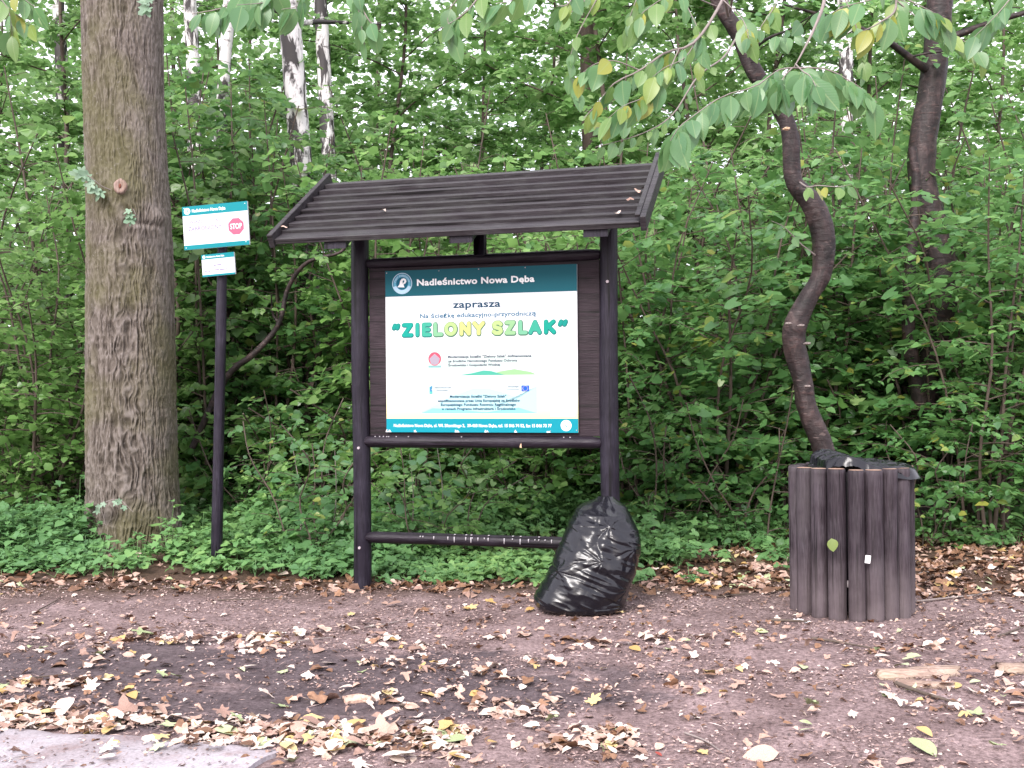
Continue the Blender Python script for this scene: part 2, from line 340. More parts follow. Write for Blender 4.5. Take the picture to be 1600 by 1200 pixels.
def concrete():
    k = NT('pale_concrete'); co = k.coord('Object'); n1 = k.noise(co, 2.2, 5, 0.6); n2 = k.noise(co, 90, 4, 0.7); n3 = k.noise(co, 9, 4, 0.6)
    c = k.ramp(n1, [(0.3, (0.20, 0.165, 0.175)), (0.65, (0.33, 0.31, 0.335))])
    c = k.mix(k.ramp(n3, [(0.5, (0, 0, 0)), (0.72, (0.7, 0.7, 0.7))]), c, (0.17, 0.11, 0.105))
    c = k.mix(0.6, c, k.ramp(n2, [(0.3, (0.3, 0.3, 0.3)), (0.7, (0.75, 0.75, 0.75))]), 'OVERLAY')
    k.l(c, k.b.inputs['Base Color']); k.b.inputs['Roughness'].default_value = 0.8; k.bump(n2, 0.4, 0.004); return k.m
M['concrete'] = concrete()
def plastic():
    k = NT('black_bag_plastic'); co = k.coord('Object'); n = k.noise(co, 7, 2, 0.5, 1.2)
    k.b.inputs['Base Color'].default_value = (0.005, 0.005, 0.008, 1); k.b.inputs['Roughness'].default_value = 0.26
    k.b.inputs['Specular IOR Level'].default_value = 0.42; k.bump(n, 0.3, 0.012); return k.m
M['plastic'] = plastic()
M['white'] = flat('white_paper', (0.8, 0.8, 0.8), 0.6)
M['galv'] = flat('zinc_screw', (0.35, 0.30, 0.32), 0.45)

# ------------------------------------------------------------------ ground
def axis(lo, hi, step, far_lo, far_hi, g=1.18):
    a = list(np.arange(lo, hi + 1e-6, step)); s = step; x = hi
    while x < far_hi: s *= g; x += s; a.append(x)
    s = step; x = lo; pre = []
    while x > far_lo: s *= g; x -= s; pre.append(x)
    return np.array(pre[::-1] + a)
gx = axis(-4.6, 4.8, 0.035, -180, 180); gy = axis(3.5, 9.6, 0.030, -60, 220)
GX, GY = np.meshgrid(gx, gy, indexing='ij'); GZ = ground_z(GX, GY)
fade = np.clip(1 - (np.abs(GX) - 8) / 20, 0, 1) * np.clip(1 - (GY - 14) / 30, 0, 1)
rough_ = ((fbm(GX * 22, GY * 22, 4, 3) - 0.44) * 0.016 + (fbm(GX * 7, GY * 9, 3, 3) - .44) * .020 * np.clip((GY - 4.5) * 2, 0, 1)) * (GX ** 2 < 36) * (GY < 11)
def blob(cx, cy, rx, ry, seed=0, k=4.2):
    d = ((GX - cx) / rx) ** 2 + ((GY - cy) / ry) ** 2
    return np.clip((1.25 - d + k * (fbm(GX * 2.6 + 1.5 * fbm(GX * 4, GY * 6, 5, 2), GY * 6, seed, 5) - 0.47)) * 1.6, 0, 1)
dark = np.maximum.reduce([blob(-1.9, 5.35, 1.9, 0.55, 1), blob(-0.75, 4.95, 1.2, 0.36, 2), blob(-2.1, 4.85, 1.1, 0.38, 3), blob(-0.2, 5.0, 0.7, 0.4, 5) * 0.8])
damp = np.clip((GY - 7.05 - 0.25 * (fbm(GX * 2, GY * 2, 6, 3) - 0.5) + 0.30 * np.clip(GX - 1.9, 0, 1.2) ) / 0.5, 0, 1)
dark = dark * .88
GZ = GZ + rough_ * (0.5 + 0.9 * dark)
mb = MB(); mb.add(np.stack([GX, GY, GZ], -1).reshape(-1, 3), grid_q(len(gx), len(gy))[:, ::-1])
ground = mb.obj('ground', M['soil']); tag(ground, kind='structure')
for nm, arr in (('dark', dark), ('damp', damp)):
    at = ground.data.attributes.new(nm, 'FLOAT', 'POINT'); at.data.foreach_set('value', arr.ravel().astype(np.float32))

# concrete path slab in the near left corner
e0, e1 = G(-20, 1139), G(445, 1174)
ed = norm((e1 - e0)[:2]); en = np.array([ed[1], -ed[0]])            # en points to the camera side
if en[1] > 0: en = -en
nu, nv = 150, 60
us = np.linspace(-3.0, float(np.linalg.norm((e1 - e0)[:2])), nu)
def eline(x): return e0[1] + ed[1] / ed[0] * (np.minimum(x, e1[0]) - e0[0])
vs = np.concatenate([np.linspace(0, 0.6, 40), np.linspace(0.65, 3.2, 20)])
UU, VV = np.meshgrid(us, vs, indexing='ij')
wob = 0.12 * (fbm(us * 5, us * 0 + 2, 5, 3) - 0.45)
endw = np.clip((UU - us[-1] + .25) / .25, 0, 1); UU = UU + endw * .10 * (fbm(VV * 5, VV * 0 + 7, 2, 3) - .45)
X = e0[0] + ed[0] * UU + en[0] * (VV + wob[:, None] * (VV < 0.05)); Yc = e0[1] + ed[1] * UU + en[1] * (VV + wob[:, None] * (VV < 0.05))
Z = 0.020 + 0.004 * (fbm(X * 5, Yc * 5, 3, 3) - 0.5) - 0.012 * np.exp(-VV / 0.03)
top = np.stack([X, Yc, Z], -1); mb = MB(); mb.add(top.reshape(-1, 3), grid_q(nu, nv))
e2_ = np.stack([top[-1], top[-1] - np.array([0, 0, 0.09])], 1); mb.add(e2_.reshape(-1, 3), grid_q(nv, 2)); edge = np.stack([top[:, 0], top[:, 0] - np.array([0, 0, 0.09])], 1); mb.add(edge.reshape(-1, 3), grid_q(nu, 2)[:, ::-1])
tag(mb.obj('path', M['concrete']), kind='structure')

# ------------------------------------------------------------------ leaf templates (length along +x, face +z)
def t_oval(wd=0.40, fold=0.10, tipx=1.0):
    V = np.array([[0, 0, 0], [.3, 0, -.02], [.68, 0, -.03], [tipx, 0, -.09], [.28, wd, fold], [.66, wd * .82, fold * .8], [.28, -wd, fold], [.66, -wd * .82, fold * .8]])
    Q = [[1, 2, 5, 4], [2, 1, 6, 7]]; T = [[0, 1, 4], [2, 3, 5], [1, 0, 6], [3, 2, 7]]
    return V, np.array(Q), np.array(T)
def t_fine(seed, n=7, wd=0.30):
    r = np.random.RandomState(seed); x = np.linspace(0, 1, n); w = wd * np.sin(np.pi * np.clip(x, 0, 1) ** 0.8) ** 0.8; w[0] = 0.015; w[-1] = 0.005
    bend = -0.16 * x ** 2 * r.uniform(0.3, 1.6); fold = r.uniform(0.05, 0.3)
    V = []
    for i in range(n):
        ripple = 0.005 * (-1) ** i
        V += [[x[i] + 0.02, w[i], bend[i] + fold * w[i] + ripple], [x[i], 0, bend[i]], [x[i] + 0.02, -w[i], bend[i] + fold * w[i] + ripple * r.uniform(0.5, 1)]]
    V = np.array(V); Q = []
    for i in range(n - 1):
        a = 3 * i; Q += [[a, a + 1, a + 4, a + 3], [a + 1, a + 2, a + 5, a + 4]]
    return V, np.array(Q), np.zeros((0, 3), int)
def t_lobed(seed, lobes=5, depth=0.45, curl=0.25, teeth=True):
    r = np.random.RandomState(seed); pts = []; n = lobes
    for i in range(n):
        a = math.radians(-120 + 240 * i / (n - 1)) if n > 1 else 0
        L = (0.62 if abs(i - (n - 1) / 2) < .3 else 0.52 if abs(i - (n - 1) / 2) < 1.4 else 0.34) * r.uniform(.88, 1.12)
        st = 240 / (n - 1); w = math.radians(st * 0.26)
        if i > 0: am = a - math.radians(st / 2); pts.append((am, L * (1 - depth) * r.uniform(.85, 1.15)))
        if teeth: pts.append((a - w, L * 0.80 * r.uniform(.9, 1.1)))
        pts.append((a, L))
        if teeth: pts.append((a + w, L * 0.80 * r.uniform(.9, 1.1)))
    pts = [(-math.pi * .97, 0.10)] + pts + [(math.pi * .97, 0.10)]
    k1, k2, k3 = r.uniform(-1, 1, 3); ph = r.uniform(0, 6.28)
    def z(x, y): return curl * (k1 * (x - .2) ** 2 * 1.6 + k2 * y * y * 2.2 + k3 * x * y * 1.5 + 0.16 * math.sin(6 * x + ph) + 0.12 * math.sin(8 * y + ph * 2))
    V = [[0.35, 0, z(.35, 0)]]
    for a, L in pts:
        x, y = 0.35 + L * math.cos(a), L * math.sin(a) * 0.95; V.append([x, y, z(x, y) + (0.10 * curl if L < .4 else 0)])
    m = len(V) - 1; T = [[0, i, i + 1] for i in range(1, m)] + [[0, m, 1]]
    V = np.array(V); return V, np.zeros((0, 4), int), np.array(T)
def leaves(mb, tpl, O, X, N, size, m=0, r=None, wide=None):
    V, Q, T = tpl; n = len(O)
    if n == 0: return
    O = np.asarray(O, float); X = norm(X); N = np.asarray(N, float); N = norm(N - (N * X).sum(-1, keepdims=True) * X); Y = np.cross(N, X)
    size = np.broadcast_to(size, (n,)); wd = size if wide is None else size * wide
    A = O[:, None] + V[None, :, 0, None] * X[:, None] * size[:, None, None] + V[None, :, 1, None] * Y[:, None] * wd[:, None, None] + V[None, :, 2, None] * N[:, None] * size[:, None, None]
    k = len(V); off = (np.arange(n) * k)[:, None, None]
    rr = np.repeat(RS.rand(n) if r is None else np.broadcast_to(r, (n,)), k)
    mb.add(A.reshape(-1, 3), (Q[None] + off).reshape(-1, 4) if len(Q) else None, (T[None] + off).reshape(-1, 3) if len(T) else None, m, rr)
OVAL = t_oval(0.42); OVAL_N = t_oval(0.30)

# ------------------------------------------------------------------ woody plants
def perp_dir(d, r, flat_=1.0):
    v = norm(np.cross(d, [0, 0, 1.0]) + 1e-6) * random.choice((-1, 1)); return v
def branchlets(wood_mb, O, X, N, path, lo, step, slen, seg, leaf_n, droop, rad):
    """side branches off a stem; fills leaf arrays"""
    L = np.linalg.norm(np.diff(path, axis=0), axis=1); cum = np.concatenate([[0], np.cumsum(L)]); tot = cum[-1]
    s = lo * tot; az = random.uniform(0, 6.28)
    while s < tot * 0.995:
        f = s / tot; i = min(np.searchsorted(cum, s), len(path) - 1); p = np.array([np.interp(s, cum, path[:, k]) for k in range(3)])
        az += 2.4 + random.uniform(-.5, .5); ln = slen * (1.1 - 0.75 * f) * random.uniform(.55, 1.15)
        d = np.array([math.cos(az), math.sin(az), random.uniform(-0.05, 0.55)]); d /= np.linalg.norm(d)
        n = 5; bp = [p]; dd = d.copy()
        for j in range(n):
            dd = norm(dd + np.array([random.uniform(-.15, .15), random.uniform(-.15, .15), -droop * (j / n)])); bp.append(bp[-1] + dd * ln / n)
        bp = np.array(bp); tube(wood_mb, bp, np.linspace(rad * (1.1 - f) * .45 + .002, .0018, len(bp)), 4, caps=False)
        side = norm(np.cross(dd, [0, 0, 1]) + 1e-6); nt = max(3, int(ln / 0.085))
        for t in range(nt):
            u = (t + 0.6) / nt; q = bp[min(int(u * n), n - 1)] * (1 - (u * n) % 1) + bp[min(int(u * n) + 1, n)] * ((u * n) % 1) if u < 1 else bp[-1]
            sg = 1 if t % 2 else -1; td = norm(d * 0.8 + side * sg * random.uniform(.6, 1.1) + np.array([0, 0, random.uniform(-.25, .3)]))
            tl = random.uniform(.08, .26) * (1.1 - u * .5)
            for w in range(leaf_n):
                c = (w + 1) / leaf_n; o = q + td * tl * c + np.array([0, 0, -0.05 * c * c])
                ld = norm(td * .6 + side * (1 if w % 2 else -1) * .8 + np.array([random.uniform(-.4, .4), random.uniform(-.4, .4), random.uniform(-.55, .1)]))
                O.append(o); X.append(ld); N.append([random.gauss(0, .45), random.gauss(0, .45) - .55, 1])
        s += step * random.uniform(.7, 1.3)
def make_shrub(seed, h, spread, nst, lm, leaf=0.090, step=0.125, slen=0.9, lo=0.17, leaf_n=4, wide=1.15, tpl=None):
    random.seed(seed); RS.seed(seed); wmb = MB(); O, X, N = [], [], []
    for i in range(nst):
        az = 6.28 * i / nst + random.uniform(-.5, .5); lean = random.uniform(.25, 1) * spread; hh = h * random.uniform(.72, 1.03)
        b = np.array([math.cos(az), math.sin(az), 0]) * random.uniform(.03, .22); b[2] = -0.15
        pts = [b]
        for t in (0.25, .5, .75, 1.0):
            pts.append(b + np.array([math.cos(az) * lean * t ** 1.6, math.sin(az) * lean * t ** 1.6, hh * (t - .10 * t ** 3 * lean)]) + np.array([random.uniform(-.1, .1), random.uniform(-.1, .1), 0]))
        path = spline(pts, 14); r0 = random.uniform(.012, .026) * h / 3.5; rad = np.linspace(r0, .005, 14)
        tube(wmb, path, rad, 6, rough=.15); branchlets(wmb, O, X, N, path, lo, step, slen, 4, leaf_n, .25, r0)
    lmb = MB(); leaves(lmb, tpl or OVAL, O, X, N, (.45 + .78 * RS.rand(len(O)) ** 1.4) * leaf, wide=wide)
    return wmb.mesh('stems', M['stem']), lmb.mesh('foliage', lm), len(O)
def make_tree(seed, h, rad, crown_lo, crown_r, lm, bm, leaf=0.08, nb=16, lean=0.3, leaf_n=6):
    random.seed(seed); RS.seed(seed); wmb = MB(); O, X, N = [], [], []
    pts = [[0, 0, -.2], [random.uniform(-.1, .1), random.uniform(-.1, .1), h * .25], [lean * .4, random.uniform(-.2, .2), h * .5], [lean * .8, random.uniform(-.2, .2), h * .75], [lean, 0, h]]
    path = spline(pts, 40); rr = rad * (1 - np.linspace(0, 1, 40) * .75); rr[:3] *= [1.5, 1.25, 1.08]
    tube(wmb, path, rr, 14, rough=.10, r=0.45)
    for i in range(nb):
        f = crown_lo + (1 - crown_lo) * (i + .5) / nb; k = int(f * 39); az = i * 2.4 + random.uniform(-.4, .4); L = crown_r * (1.15 - .7 * f) * random.uniform(.7, 1.2)
        d = np.array([math.cos(az), math.sin(az), random.uniform(.15, .7)]); p = path[k]; bp = [p]; dd = norm(d)
        for j in range(7): dd = norm(dd + np.array([random.uniform(-.2, .2), random.uniform(-.2, .2), random.uniform(-.12, .1)])); bp.append(bp[-1] + dd * L / 7)
        bp = spline(bp, 10); br = rad * .3 * (1.1 - f); tube(wmb, bp, np.linspace(br + .006, .006, 10), 6, caps=False)
        branchlets(wmb, O, X, N, bp, .15, .12, L * .45, 4, leaf_n, .2, br)
    lmb = MB(); leaves(lmb, OVAL, O, X, N, RS.uniform(.75, 1.25, len(O)) * leaf)
    return wmb.mesh('trunk', bm), lmb.mesh('crown', lm), len(O)

LOB3 = t_lobed(601, 3, .3, .12, True); OVN = t_oval(0.27, .07)
shr = [make_shrub(11, 3.9, 1.25, 8, M['shrub']), make_shrub(12, 4.3, 1.0, 7, M['shrub'], leaf=.098), make_shrub(13, 3.5, 1.5, 9, M['shrub'], leaf=.085),
       make_shrub(14, 4.0, 1.2, 8, M['shrub_dark'], leaf=.105, tpl=OVN), make_shrub(15, 4.6, 1.1, 8, M['shrub_dark'], leaf=.10), make_shrub(16, 3.6, 1.5, 9, M['shrub_dark'], leaf=.11, wide=1.0, tpl=LOB3)]
back = [make_shrub(17, 4.2, 1.5, 7, M['tree_leaf'], leaf=.11, leaf_n=3, step=.17), make_shrub(18, 4.6, 1.4, 7, M['tree_leaf'], leaf=.10, leaf_n=3, step=.17, tpl=LOB3)]
low = [make_shrub(21, 1.5, .7, 6, M['shrub_dark'], leaf=.07, step=.14, slen=.5, lo=.1), make_shrub(22, 1.2, .8, 7, M['shrub'], leaf=.075, step=.14, slen=.5, lo=.1, tpl=LOB3)]
trs = [make_tree(31, 8.5, .045, .08, 2.2, M['tree_leaf'], M['stem'], .11, 24, leaf_n=5), make_tree(32, 9, .05, .08, 2.4, M['tree_leaf'], M['stem'], .115, 24, leaf_n=5), make_tree(33, 8.5, .045, .08, 2.2, M['tree_leaf'], M['stem'], .11, 24, leaf_n=5)]
random.seed(5); RS.seed(5)
COUNT = sum(s[2] for s in shr + low + trs); print('leaves', COUNT, [s[2] for s in shr + low + trs])

def place(kind, proto, x, y, rz, sc, label, cat, group, wn_, ln_, tilt=(0, 0)):
    t = empty(kind, (x, y, float(ground_z(x, y)) - .02), label, cat, group, rz); t.scale = (sc, sc, sc); t.rotation_euler = (tilt[0], tilt[1], rz)
    link(wn_, proto[0], t); link(ln_, proto[1], t); return t
SHRUBS = [ # px of the base, distance, prototype, scale, label
 (-60, 10.9, 0, 1.0, 'tall green shrub at the left picture edge, left of the thick furrowed trunk'),
 (75, 10.6, 2, 1.0, 'spreading bright shrub immediately left of the thick furrowed trunk'),
 (195, 11.6, 1, 1.05, 'leafy shrub straight behind the thick furrowed trunk'),
 (330, 11.2, 1, 1.16, 'round leaved shrub behind the pole with the small stop notice'),
 (455, 11.2, 4, 1.0, 'bright shrub between the notice pole and the shelter left post'),
 (590, 10.8, 1, .98, 'round leaved shrub rising above the left end of the shelter roof'),
 (715, 11.3, 2, 1.08, 'bright shrub rising above the middle of the shelter roof'),
 (850, 10.7, 0, 1.02, 'light green shrub above the right half of the shelter roof'),
 (985, 10.4, 3, 1.02, 'shrub directly right of the shelter right post'),
 (1120, 10.0, 5, 1.05, 'dense blue green shrub between the shelter and the log bin'),
 (1235, 10.4, 3, 1.08, 'dense shrub behind the twisted dark trunk'),
 (1365, 10.6, 4, 1.05, 'dark shrub between the twisted trunk and the forked dark trunk'),
 (1480, 10.1, 5, 1.1, 'dark spreading shrub to the right above the log bin'),
 (1590, 10.4, 3, 1.1, 'dark green shrub at the right picture edge'),
 (1540, 9.3, 3, .95, 'nearest dark shrub right of the log bin, partly hiding the forked trunk'),
 (1690, 10.0, 4, 1.0, 'tall dark shrub cut off by the right picture edge'),
]
for i, (px, Y, k, sc, lb) in enumerate(SHRUBS):
    p = P(px, 600, Y); place('shrub', shr[k], p[0], Y, i * 1.9 + .4, sc, lb, 'shrub', 'shrubs along the edge of the wood', 'stems', 'foliage')
B2 = [(-40, 13.2, 4), (120, 13.6, 1), (262, 12.4, 4), (360, 12.2, 4), (540, 13.1, 4), (680, 13.9, 0), (800, 13.0, 1), (930, 13.5, 4), (1050, 12.6, 3), (1180, 12.9, 4), (1300, 12.4, 4), (1430, 13.0, 3), (1550, 12.5, 4), (1650, 12.8, 4)]
WHERE2 = ['at the left picture edge', 'left of the thick trunk', 'just right of the thick trunk', 'behind the stop notice', 'left of the shelter roof', 'above the roof left part', 'above the roof centre', 'above the roof right part', 'past the roof right corner',
          'behind the blue green shrub', 'behind the twisted trunk', 'behind the forked dark trunk', 'right of the forked dark trunk', 'at the right picture edge']
for i, (px, Y, k) in enumerate(B2):
    p = P(px, 600, Y); place('tall_shrub', back[i % 2] if i not in (2, 3) else shr[4], p[0], Y, i * 2.3, 1.22, 'tall second row shrub %s, further back in the wood' % WHERE2[i], 'shrub', 'second row of tall shrubs', 'stems', 'foliage')
MIDS = [(60, 11.3, 'left of the thick trunk'), (290, 11.0, 'between the thick trunk and the notice pole'), (430, 11.2, 'between the notice pole and the shelter'), (600, 11.0, 'low behind the board left half'), (740, 11.3, 'low behind the board right half'), (880, 11.1, 'low behind the shelter right post'), (1000, 10.8, 'right of the shelter right post'), (1100, 11.2, 'midway between shelter and bin'), (1210, 11.0, 'just left of the twisted trunk'), (1330, 11.2, 'just right of the twisted trunk'), (1420, 10.9, 'beside the forked trunk foot'), (1550, 11.0, 'near the right picture edge')]
for i, (px, Y, lb) in enumerate(MIDS):
    p = P(px, 600, Y); place('understory_bush', low[1 - i % 2] if i % 3 else low[1], p[0], Y, i * 1.7, random.uniform(1.35, 1.6), 'knee high bright bush deeper in the wood, %s' % lb, 'bush', 'bright bushes deeper in the wood', 'stems', 'foliage')
LOWS = [(488, 8.75, 0, 'leafy bush growing right against the shelter left post, among the ground plants'), (668, 8.9, 1, 'leafy bush rising from the ground plants below the board'),
        (20, 10.4, 1, 'low bush beside the base of the thick trunk, on its left'), (395, 10.4, 0, 'low dark bush behind the ground plants right of the notice pole'),
        (500, 10.2, 1, 'low bush seen just left of the shelter left post'), (655, 10.3, 0, 'low bush seen under the notice board, left part'), (800, 10.4, 0, 'low bush seen under the notice board, right part'),
        (1040, 9.4, 0, 'low dark bush behind and right of the black sack'), (1160, 9.3, 0, 'low bush left of the log bin'), (1455, 9.25, 0, 'low bush right of the log bin'), (1600, 9.7, 0, 'low bush at the right picture edge above the soil mound')]
for i, (px, Y, k, lb) in enumerate(LOWS):
    p = P(px, 600, Y); place('low_bush', low[k], p[0], Y, i * 1.3, random.uniform(.85, 1.1), lb, 'bush', 'low bushes under the shrubs', 'stems', 'foliage')
T3 = [(-20, 17, 0), (90, 15.5, 1), (240, 18, 0), (370, 16, 2), (520, 18.5, 0), (610, 15.8, 1), (740, 17, 0), (860, 18.5, 2), (960, 15.5, 1), (1090, 15, 2), (1210, 16.5, 1), (1340, 15, 2), (1450, 17, 1), (1580, 15.3, 2)]
for i, (px, Y, k) in enumerate(T3):
    p = P(px, 600, Y); place('young_tree', trs[k], p[0], Y, i * 1.1, random.uniform(.9, 1.1), 'slender young tree deep in the wood, %s' % WHERE2[i], 'tree', 'young trees deep in the wood', 'trunk', 'crown')

# birches and dark trunks
def trunk_tree(name, pts, Y, wpx, mat, label, cat, group=None, seg=20, boughs=6, rr=None, lm='tree_leaf', seed=1):
    random.seed(seed); RS.seed(seed)
    W3 = [P(a, b, Y) for a, b in pts]; base = np.array([W3[0][0], Y, float(ground_z(W3[0][0], Y))])
    W3[0] = base - np.array([0, 0, .2]); d = norm(W3[-1] - W3[-2]); W3.append(W3[-1] + d * 2.5 + np.array([0, .2, .6])); W3.append(W3[-1] + np.array([.1, .2, 2.5]))
    path = spline(np.array(W3), 60); rad = np.interp(np.linspace(0, 1, 60), np.linspace(0, 1, len(wpx)), np.array(wpx) / 2 / FPX * Y)
    t = empty(name, base, label, cat, group); wm = MB()
    tube(wm, path - base, rad, seg, rough=.10, r=np.repeat(np.clip(.55 - np.linspace(0, 1, 60) * .25, .1, 1), seg) if mat == 'birch' else .45, caps=False)
    O, X, N = [], [], []
    for i in range(boughs):
        k = int(60 * (.62 + .36 * i / boughs)); az = i * 2.4 + seed; bp = [path[k] - base]; dd = norm([math.cos(az), math.sin(az), .5]); L = random.uniform(1.2, 2.0)
        for j in range(6): dd = norm(dd + np.array([random.uniform(-.2, .2), random.uniform(-.2, .2), random.uniform(-.15, .05)])); bp.append(bp[-1] + dd * L / 6)
        bp = np.array(bp); tube(wm, bp, np.linspace(rad[k] * .35, .006, 7), 6, caps=False); branchlets(wm, O, X, N, bp, .2, .16, .8, 4, 4, .3, .02)
    wm.obj('trunk', M[mat], t)
    if O: lmb = MB(); leaves(lmb, OVAL, O, X, N, .075); lmb.obj('crown', M[lm], t)
    return t
trunk_tree('birch_tree', [(492, 770), (486, 600), (486, 480), (470, 250), (455, 60), (452, -20)], 11.9, [30, 27, 34, 34, 26, 20], 'birch', 'white birch with black patches, seen left of the shelter post', 'birch', 'birches in the wood', seed=1)
trunk_tree('birch_tree', [(300, 740), (300, 500), (304, 200), (300, 60), (296, -20)], 14.5, [24, 22, 20, 20, 16], 'birch', 'white birch whose bright stem shows above the stop notice', 'birch', 'birches in the wood', seed=2)
trunk_tree('birch_tree', [(528, 740), (520, 400), (506, 100), (500, -20)], 15.0, [26, 22, 20, 18], 'birch', 'thin birch just right of the patched birch, near the top', 'birch', 'birches in the wood', seed=3)
trunk_tree('birch_tree', [(320, 740), (330, 480), (345, 200), (360, -20)], 13.0, [22, 20, 18, 16], 'birch', 'mottled birch close behind the notice pole', 'birch', 'birches in the wood', seed=4)
trunk_tree('birch_tree', [(100, 740), (104, 400), (96, 100), (90, -20)], 17.0, [20, 19, 18, 16], 'birch', 'pale birch far back, left of the thick furrowed trunk', 'birch', 'birches in the wood', seed=5)
trunk_tree('birch_tree', [(1310, 720), (1318, 450), (1322, 150), (1318, -20)], 13.8, [24, 22, 20, 16], 'birch', 'birch behind the twisted trunk, on its right', 'birch', 'birches in the wood', seed=6)
trunk_tree('dark_tree', [(935, 740), (926, 400), (918, 60), (916, -20)], 16.5, [26, 25, 23, 20], 'stem', 'brown straight trunk above the right half of the roof', 'tree', seed=9)
tf = trunk_tree('forked_tree', [(1440, 760), (1442, 660), (1450, 560), (1472, 430), (1440, 270), (1458, 120), (1470, -20)], 10.0, [48, 42, 50, 42, 38, 40, 36], 'cherry', 'dark trunk with a bent stem, right of the twisted tree', 'tree', boughs=5, lm='shrub_dark', seed=10)
bpt = spline([P(1440, 640, 9.7), P(1422, 540, 9.67), P(1420, 450, 9.65), P(1432, 300, 9.65), P(1425, 230, 9.65)], 16) - np.array(tf.location)
mb = MB(); tube(mb, bpt, np.linspace(.07, .035, 16), 12, rough=.1); mb.obj('limb', M['cherry'], tf)
# leaning bare stem left of the shelter
t = empty('leaning_stem', (float(G(345, 740)[0]), 10.3, 0), 'bare dark stem leaning to the right between the notice pole and the shelter', 'branch')
mb = MB(); B0 = np.array(t.location)
pth = spline([P(300, 700, 10.3), P(352, 592, 10.3), P(400, 550, 10.2), P(436, 505, 10.2), P(450, 450, 10.2), P(480, 410, 10.1), P(530, 395, 10.0), P(545, 375, 10.0)], 30)
tube(mb, pth - B0, np.linspace(.034, .012, 30), 8, rough=.2)
tube(mb, spline([P(436, 505, 10.2), P(426, 490, 10.2), P(424, 460, 10.1)], 6) - B0, np.linspace(.016, .006, 6), 6)
mb.obj('stem', M['cherry'], t)
mb = MB(); O, X, N = [], [], []
branchlets(mb, O, X, N, pth - B0, .6, .2, .5, 4, 4, .25, .01); mb.obj('twig', M['stem'], t)
mb = MB(); leaves(mb, OVAL, O, X, N, .07); mb.obj('foliage', M['shrub'], t)

# far wood behind everything, one mass
random.seed(2); RS.seed(2); n = 190000
az = RS.uniform(-.62, .62, n); Yd = RS.uniform(15.5, 38, n); x = np.tan(az) * Yd
zc = fbm(x * .5, Yd * .5, 2, 3); z = RS.beta(.8, 1.4, n) * 13
keep = fbm(x * .8 + 3, z * .8 + Yd * .25, 5, 3) > (0.22 + .008 * z - .03 * (x > 1.5)); x, Yd, z = x[keep], Yd[keep], z[keep]; n = len(x)
mb = MB(); leaves(mb, t_oval(.45), np.stack([x, Yd, z], 1), RS.normal(0, 1, (n, 3)) * [1, 1, .5], np.stack([RS.normal(0, .5, n), RS.normal(0, .5, n), np.ones(n)], 1), RS.uniform(.10, .24, n) * Yd / 26)
tag(mb.obj('far_wood', M['tree_leaf']), 'pale leafy mass of the distant wood behind all the trunks', 'woods', kind='stuff')
mb = MB()
for i in range(12):
    Yt = random.uniform(18, 37); xt = math.tan(random.uniform(-.6, .6)) * Yt; b = np.array([xt, Yt, -.2])
    tube(mb, spline([b, b + [random.uniform(-.3, .3), 0, 5], b + [random.uniform(-.5, .5), 0, 14]], 8), np.linspace(random.uniform(.06, .12), .04, 8), 8, m=0 if random.random() < .6 else 1, r=.3)
tag(mb.obj('far_wood_trunks', [M['stem'], M['birch']]), 'thin trunks of the distant wood behind the shrubs', 'woods', kind='stuff')

# ------------------------------------------------------------------ thick furrowed tree
random.seed(1); RS.seed(1)
TY = 9.45; tb = P(206, 600, TY); TBASE = np.array([tb[0], TY, float(ground_z(tb[0], TY))])
BT = empty('oak_tree', TBASE, 'thick grey brown tree trunk with deeply furrowed bark and a knot scar', 'tree')
rows = np.array([[0, 196.5, 61], [150, 197, 60], [300, 203, 62], [400, 205, 64.5], [500, 205, 66], [650, 205, 67.5], [740, 206, 68], [790, 207, 70], [830, 206, 73], [862, 206, 78]])
nz_, nt_ = 760, 440
zt = np.linspace(-.12, 7.5, nz_); pyz = 600 - (zt + TBASE[2] - CAM_H) / TY * FPX
cx = np.interp(pyz, rows[:, 0], rows[:, 1]); hw = np.interp(pyz, rows[:, 0], rows[:, 2])
cX = (cx - 206) / FPX * TY; R0 = hw / FPX * TY
th = np.linspace(0, 2 * np.pi, nt_, endpoint=False); th = (th - .5 * np.cos(th)); TH, ZZ = np.meshgrid(th, zt)
arc = TH / (2 * np.pi) * 256
def pn(a, zz, k): return vn(a, zz, k)
wr = (vn(TH / 6.2832 * 16, ZZ * 1.6, 1) - .5) * 3.0 + (vn(TH / 6.2832 * 40, ZZ * 9, 2) - .5) * 1.5
def per(f, zz, k, n):     # periodic in theta
    u = ((TH % 6.28318) / 6.28318 * n + wr * n / 90); w = (TH % 6.28318) / 6.28318
    a = vn(u + 40, zz, k); b = vn(u - n + 40, zz, k); s = np.clip((w - .85) / .15, 0, 1); return a * (1 - s) + b * s
f1 = 1 - np.abs(per(0, ZZ * 6.5, 3, 112) * 2 - 1) ** .7; f2 = 1 - np.abs(per(0, ZZ * 16, 4, 170) * 2 - 1) ** .8; f3 = per(0, ZZ * 45, 5, 190)
ridge = np.clip((.60 * f1 + .40 * f2 - .12) * 1.7, 0, 1)
depth = .023 * np.clip(1.15 - (ZZ - .2) / 5, .45, 1.1)
RR = R0[:, None] + depth * (ridge - .75) + .008 * (f3 - .5)
flare = np.exp(-np.clip(ZZ, 0, 9) / .22); RR = RR + flare * .028 * (np.cos(5 * TH + 1) + .4 * np.cos(3 * TH))
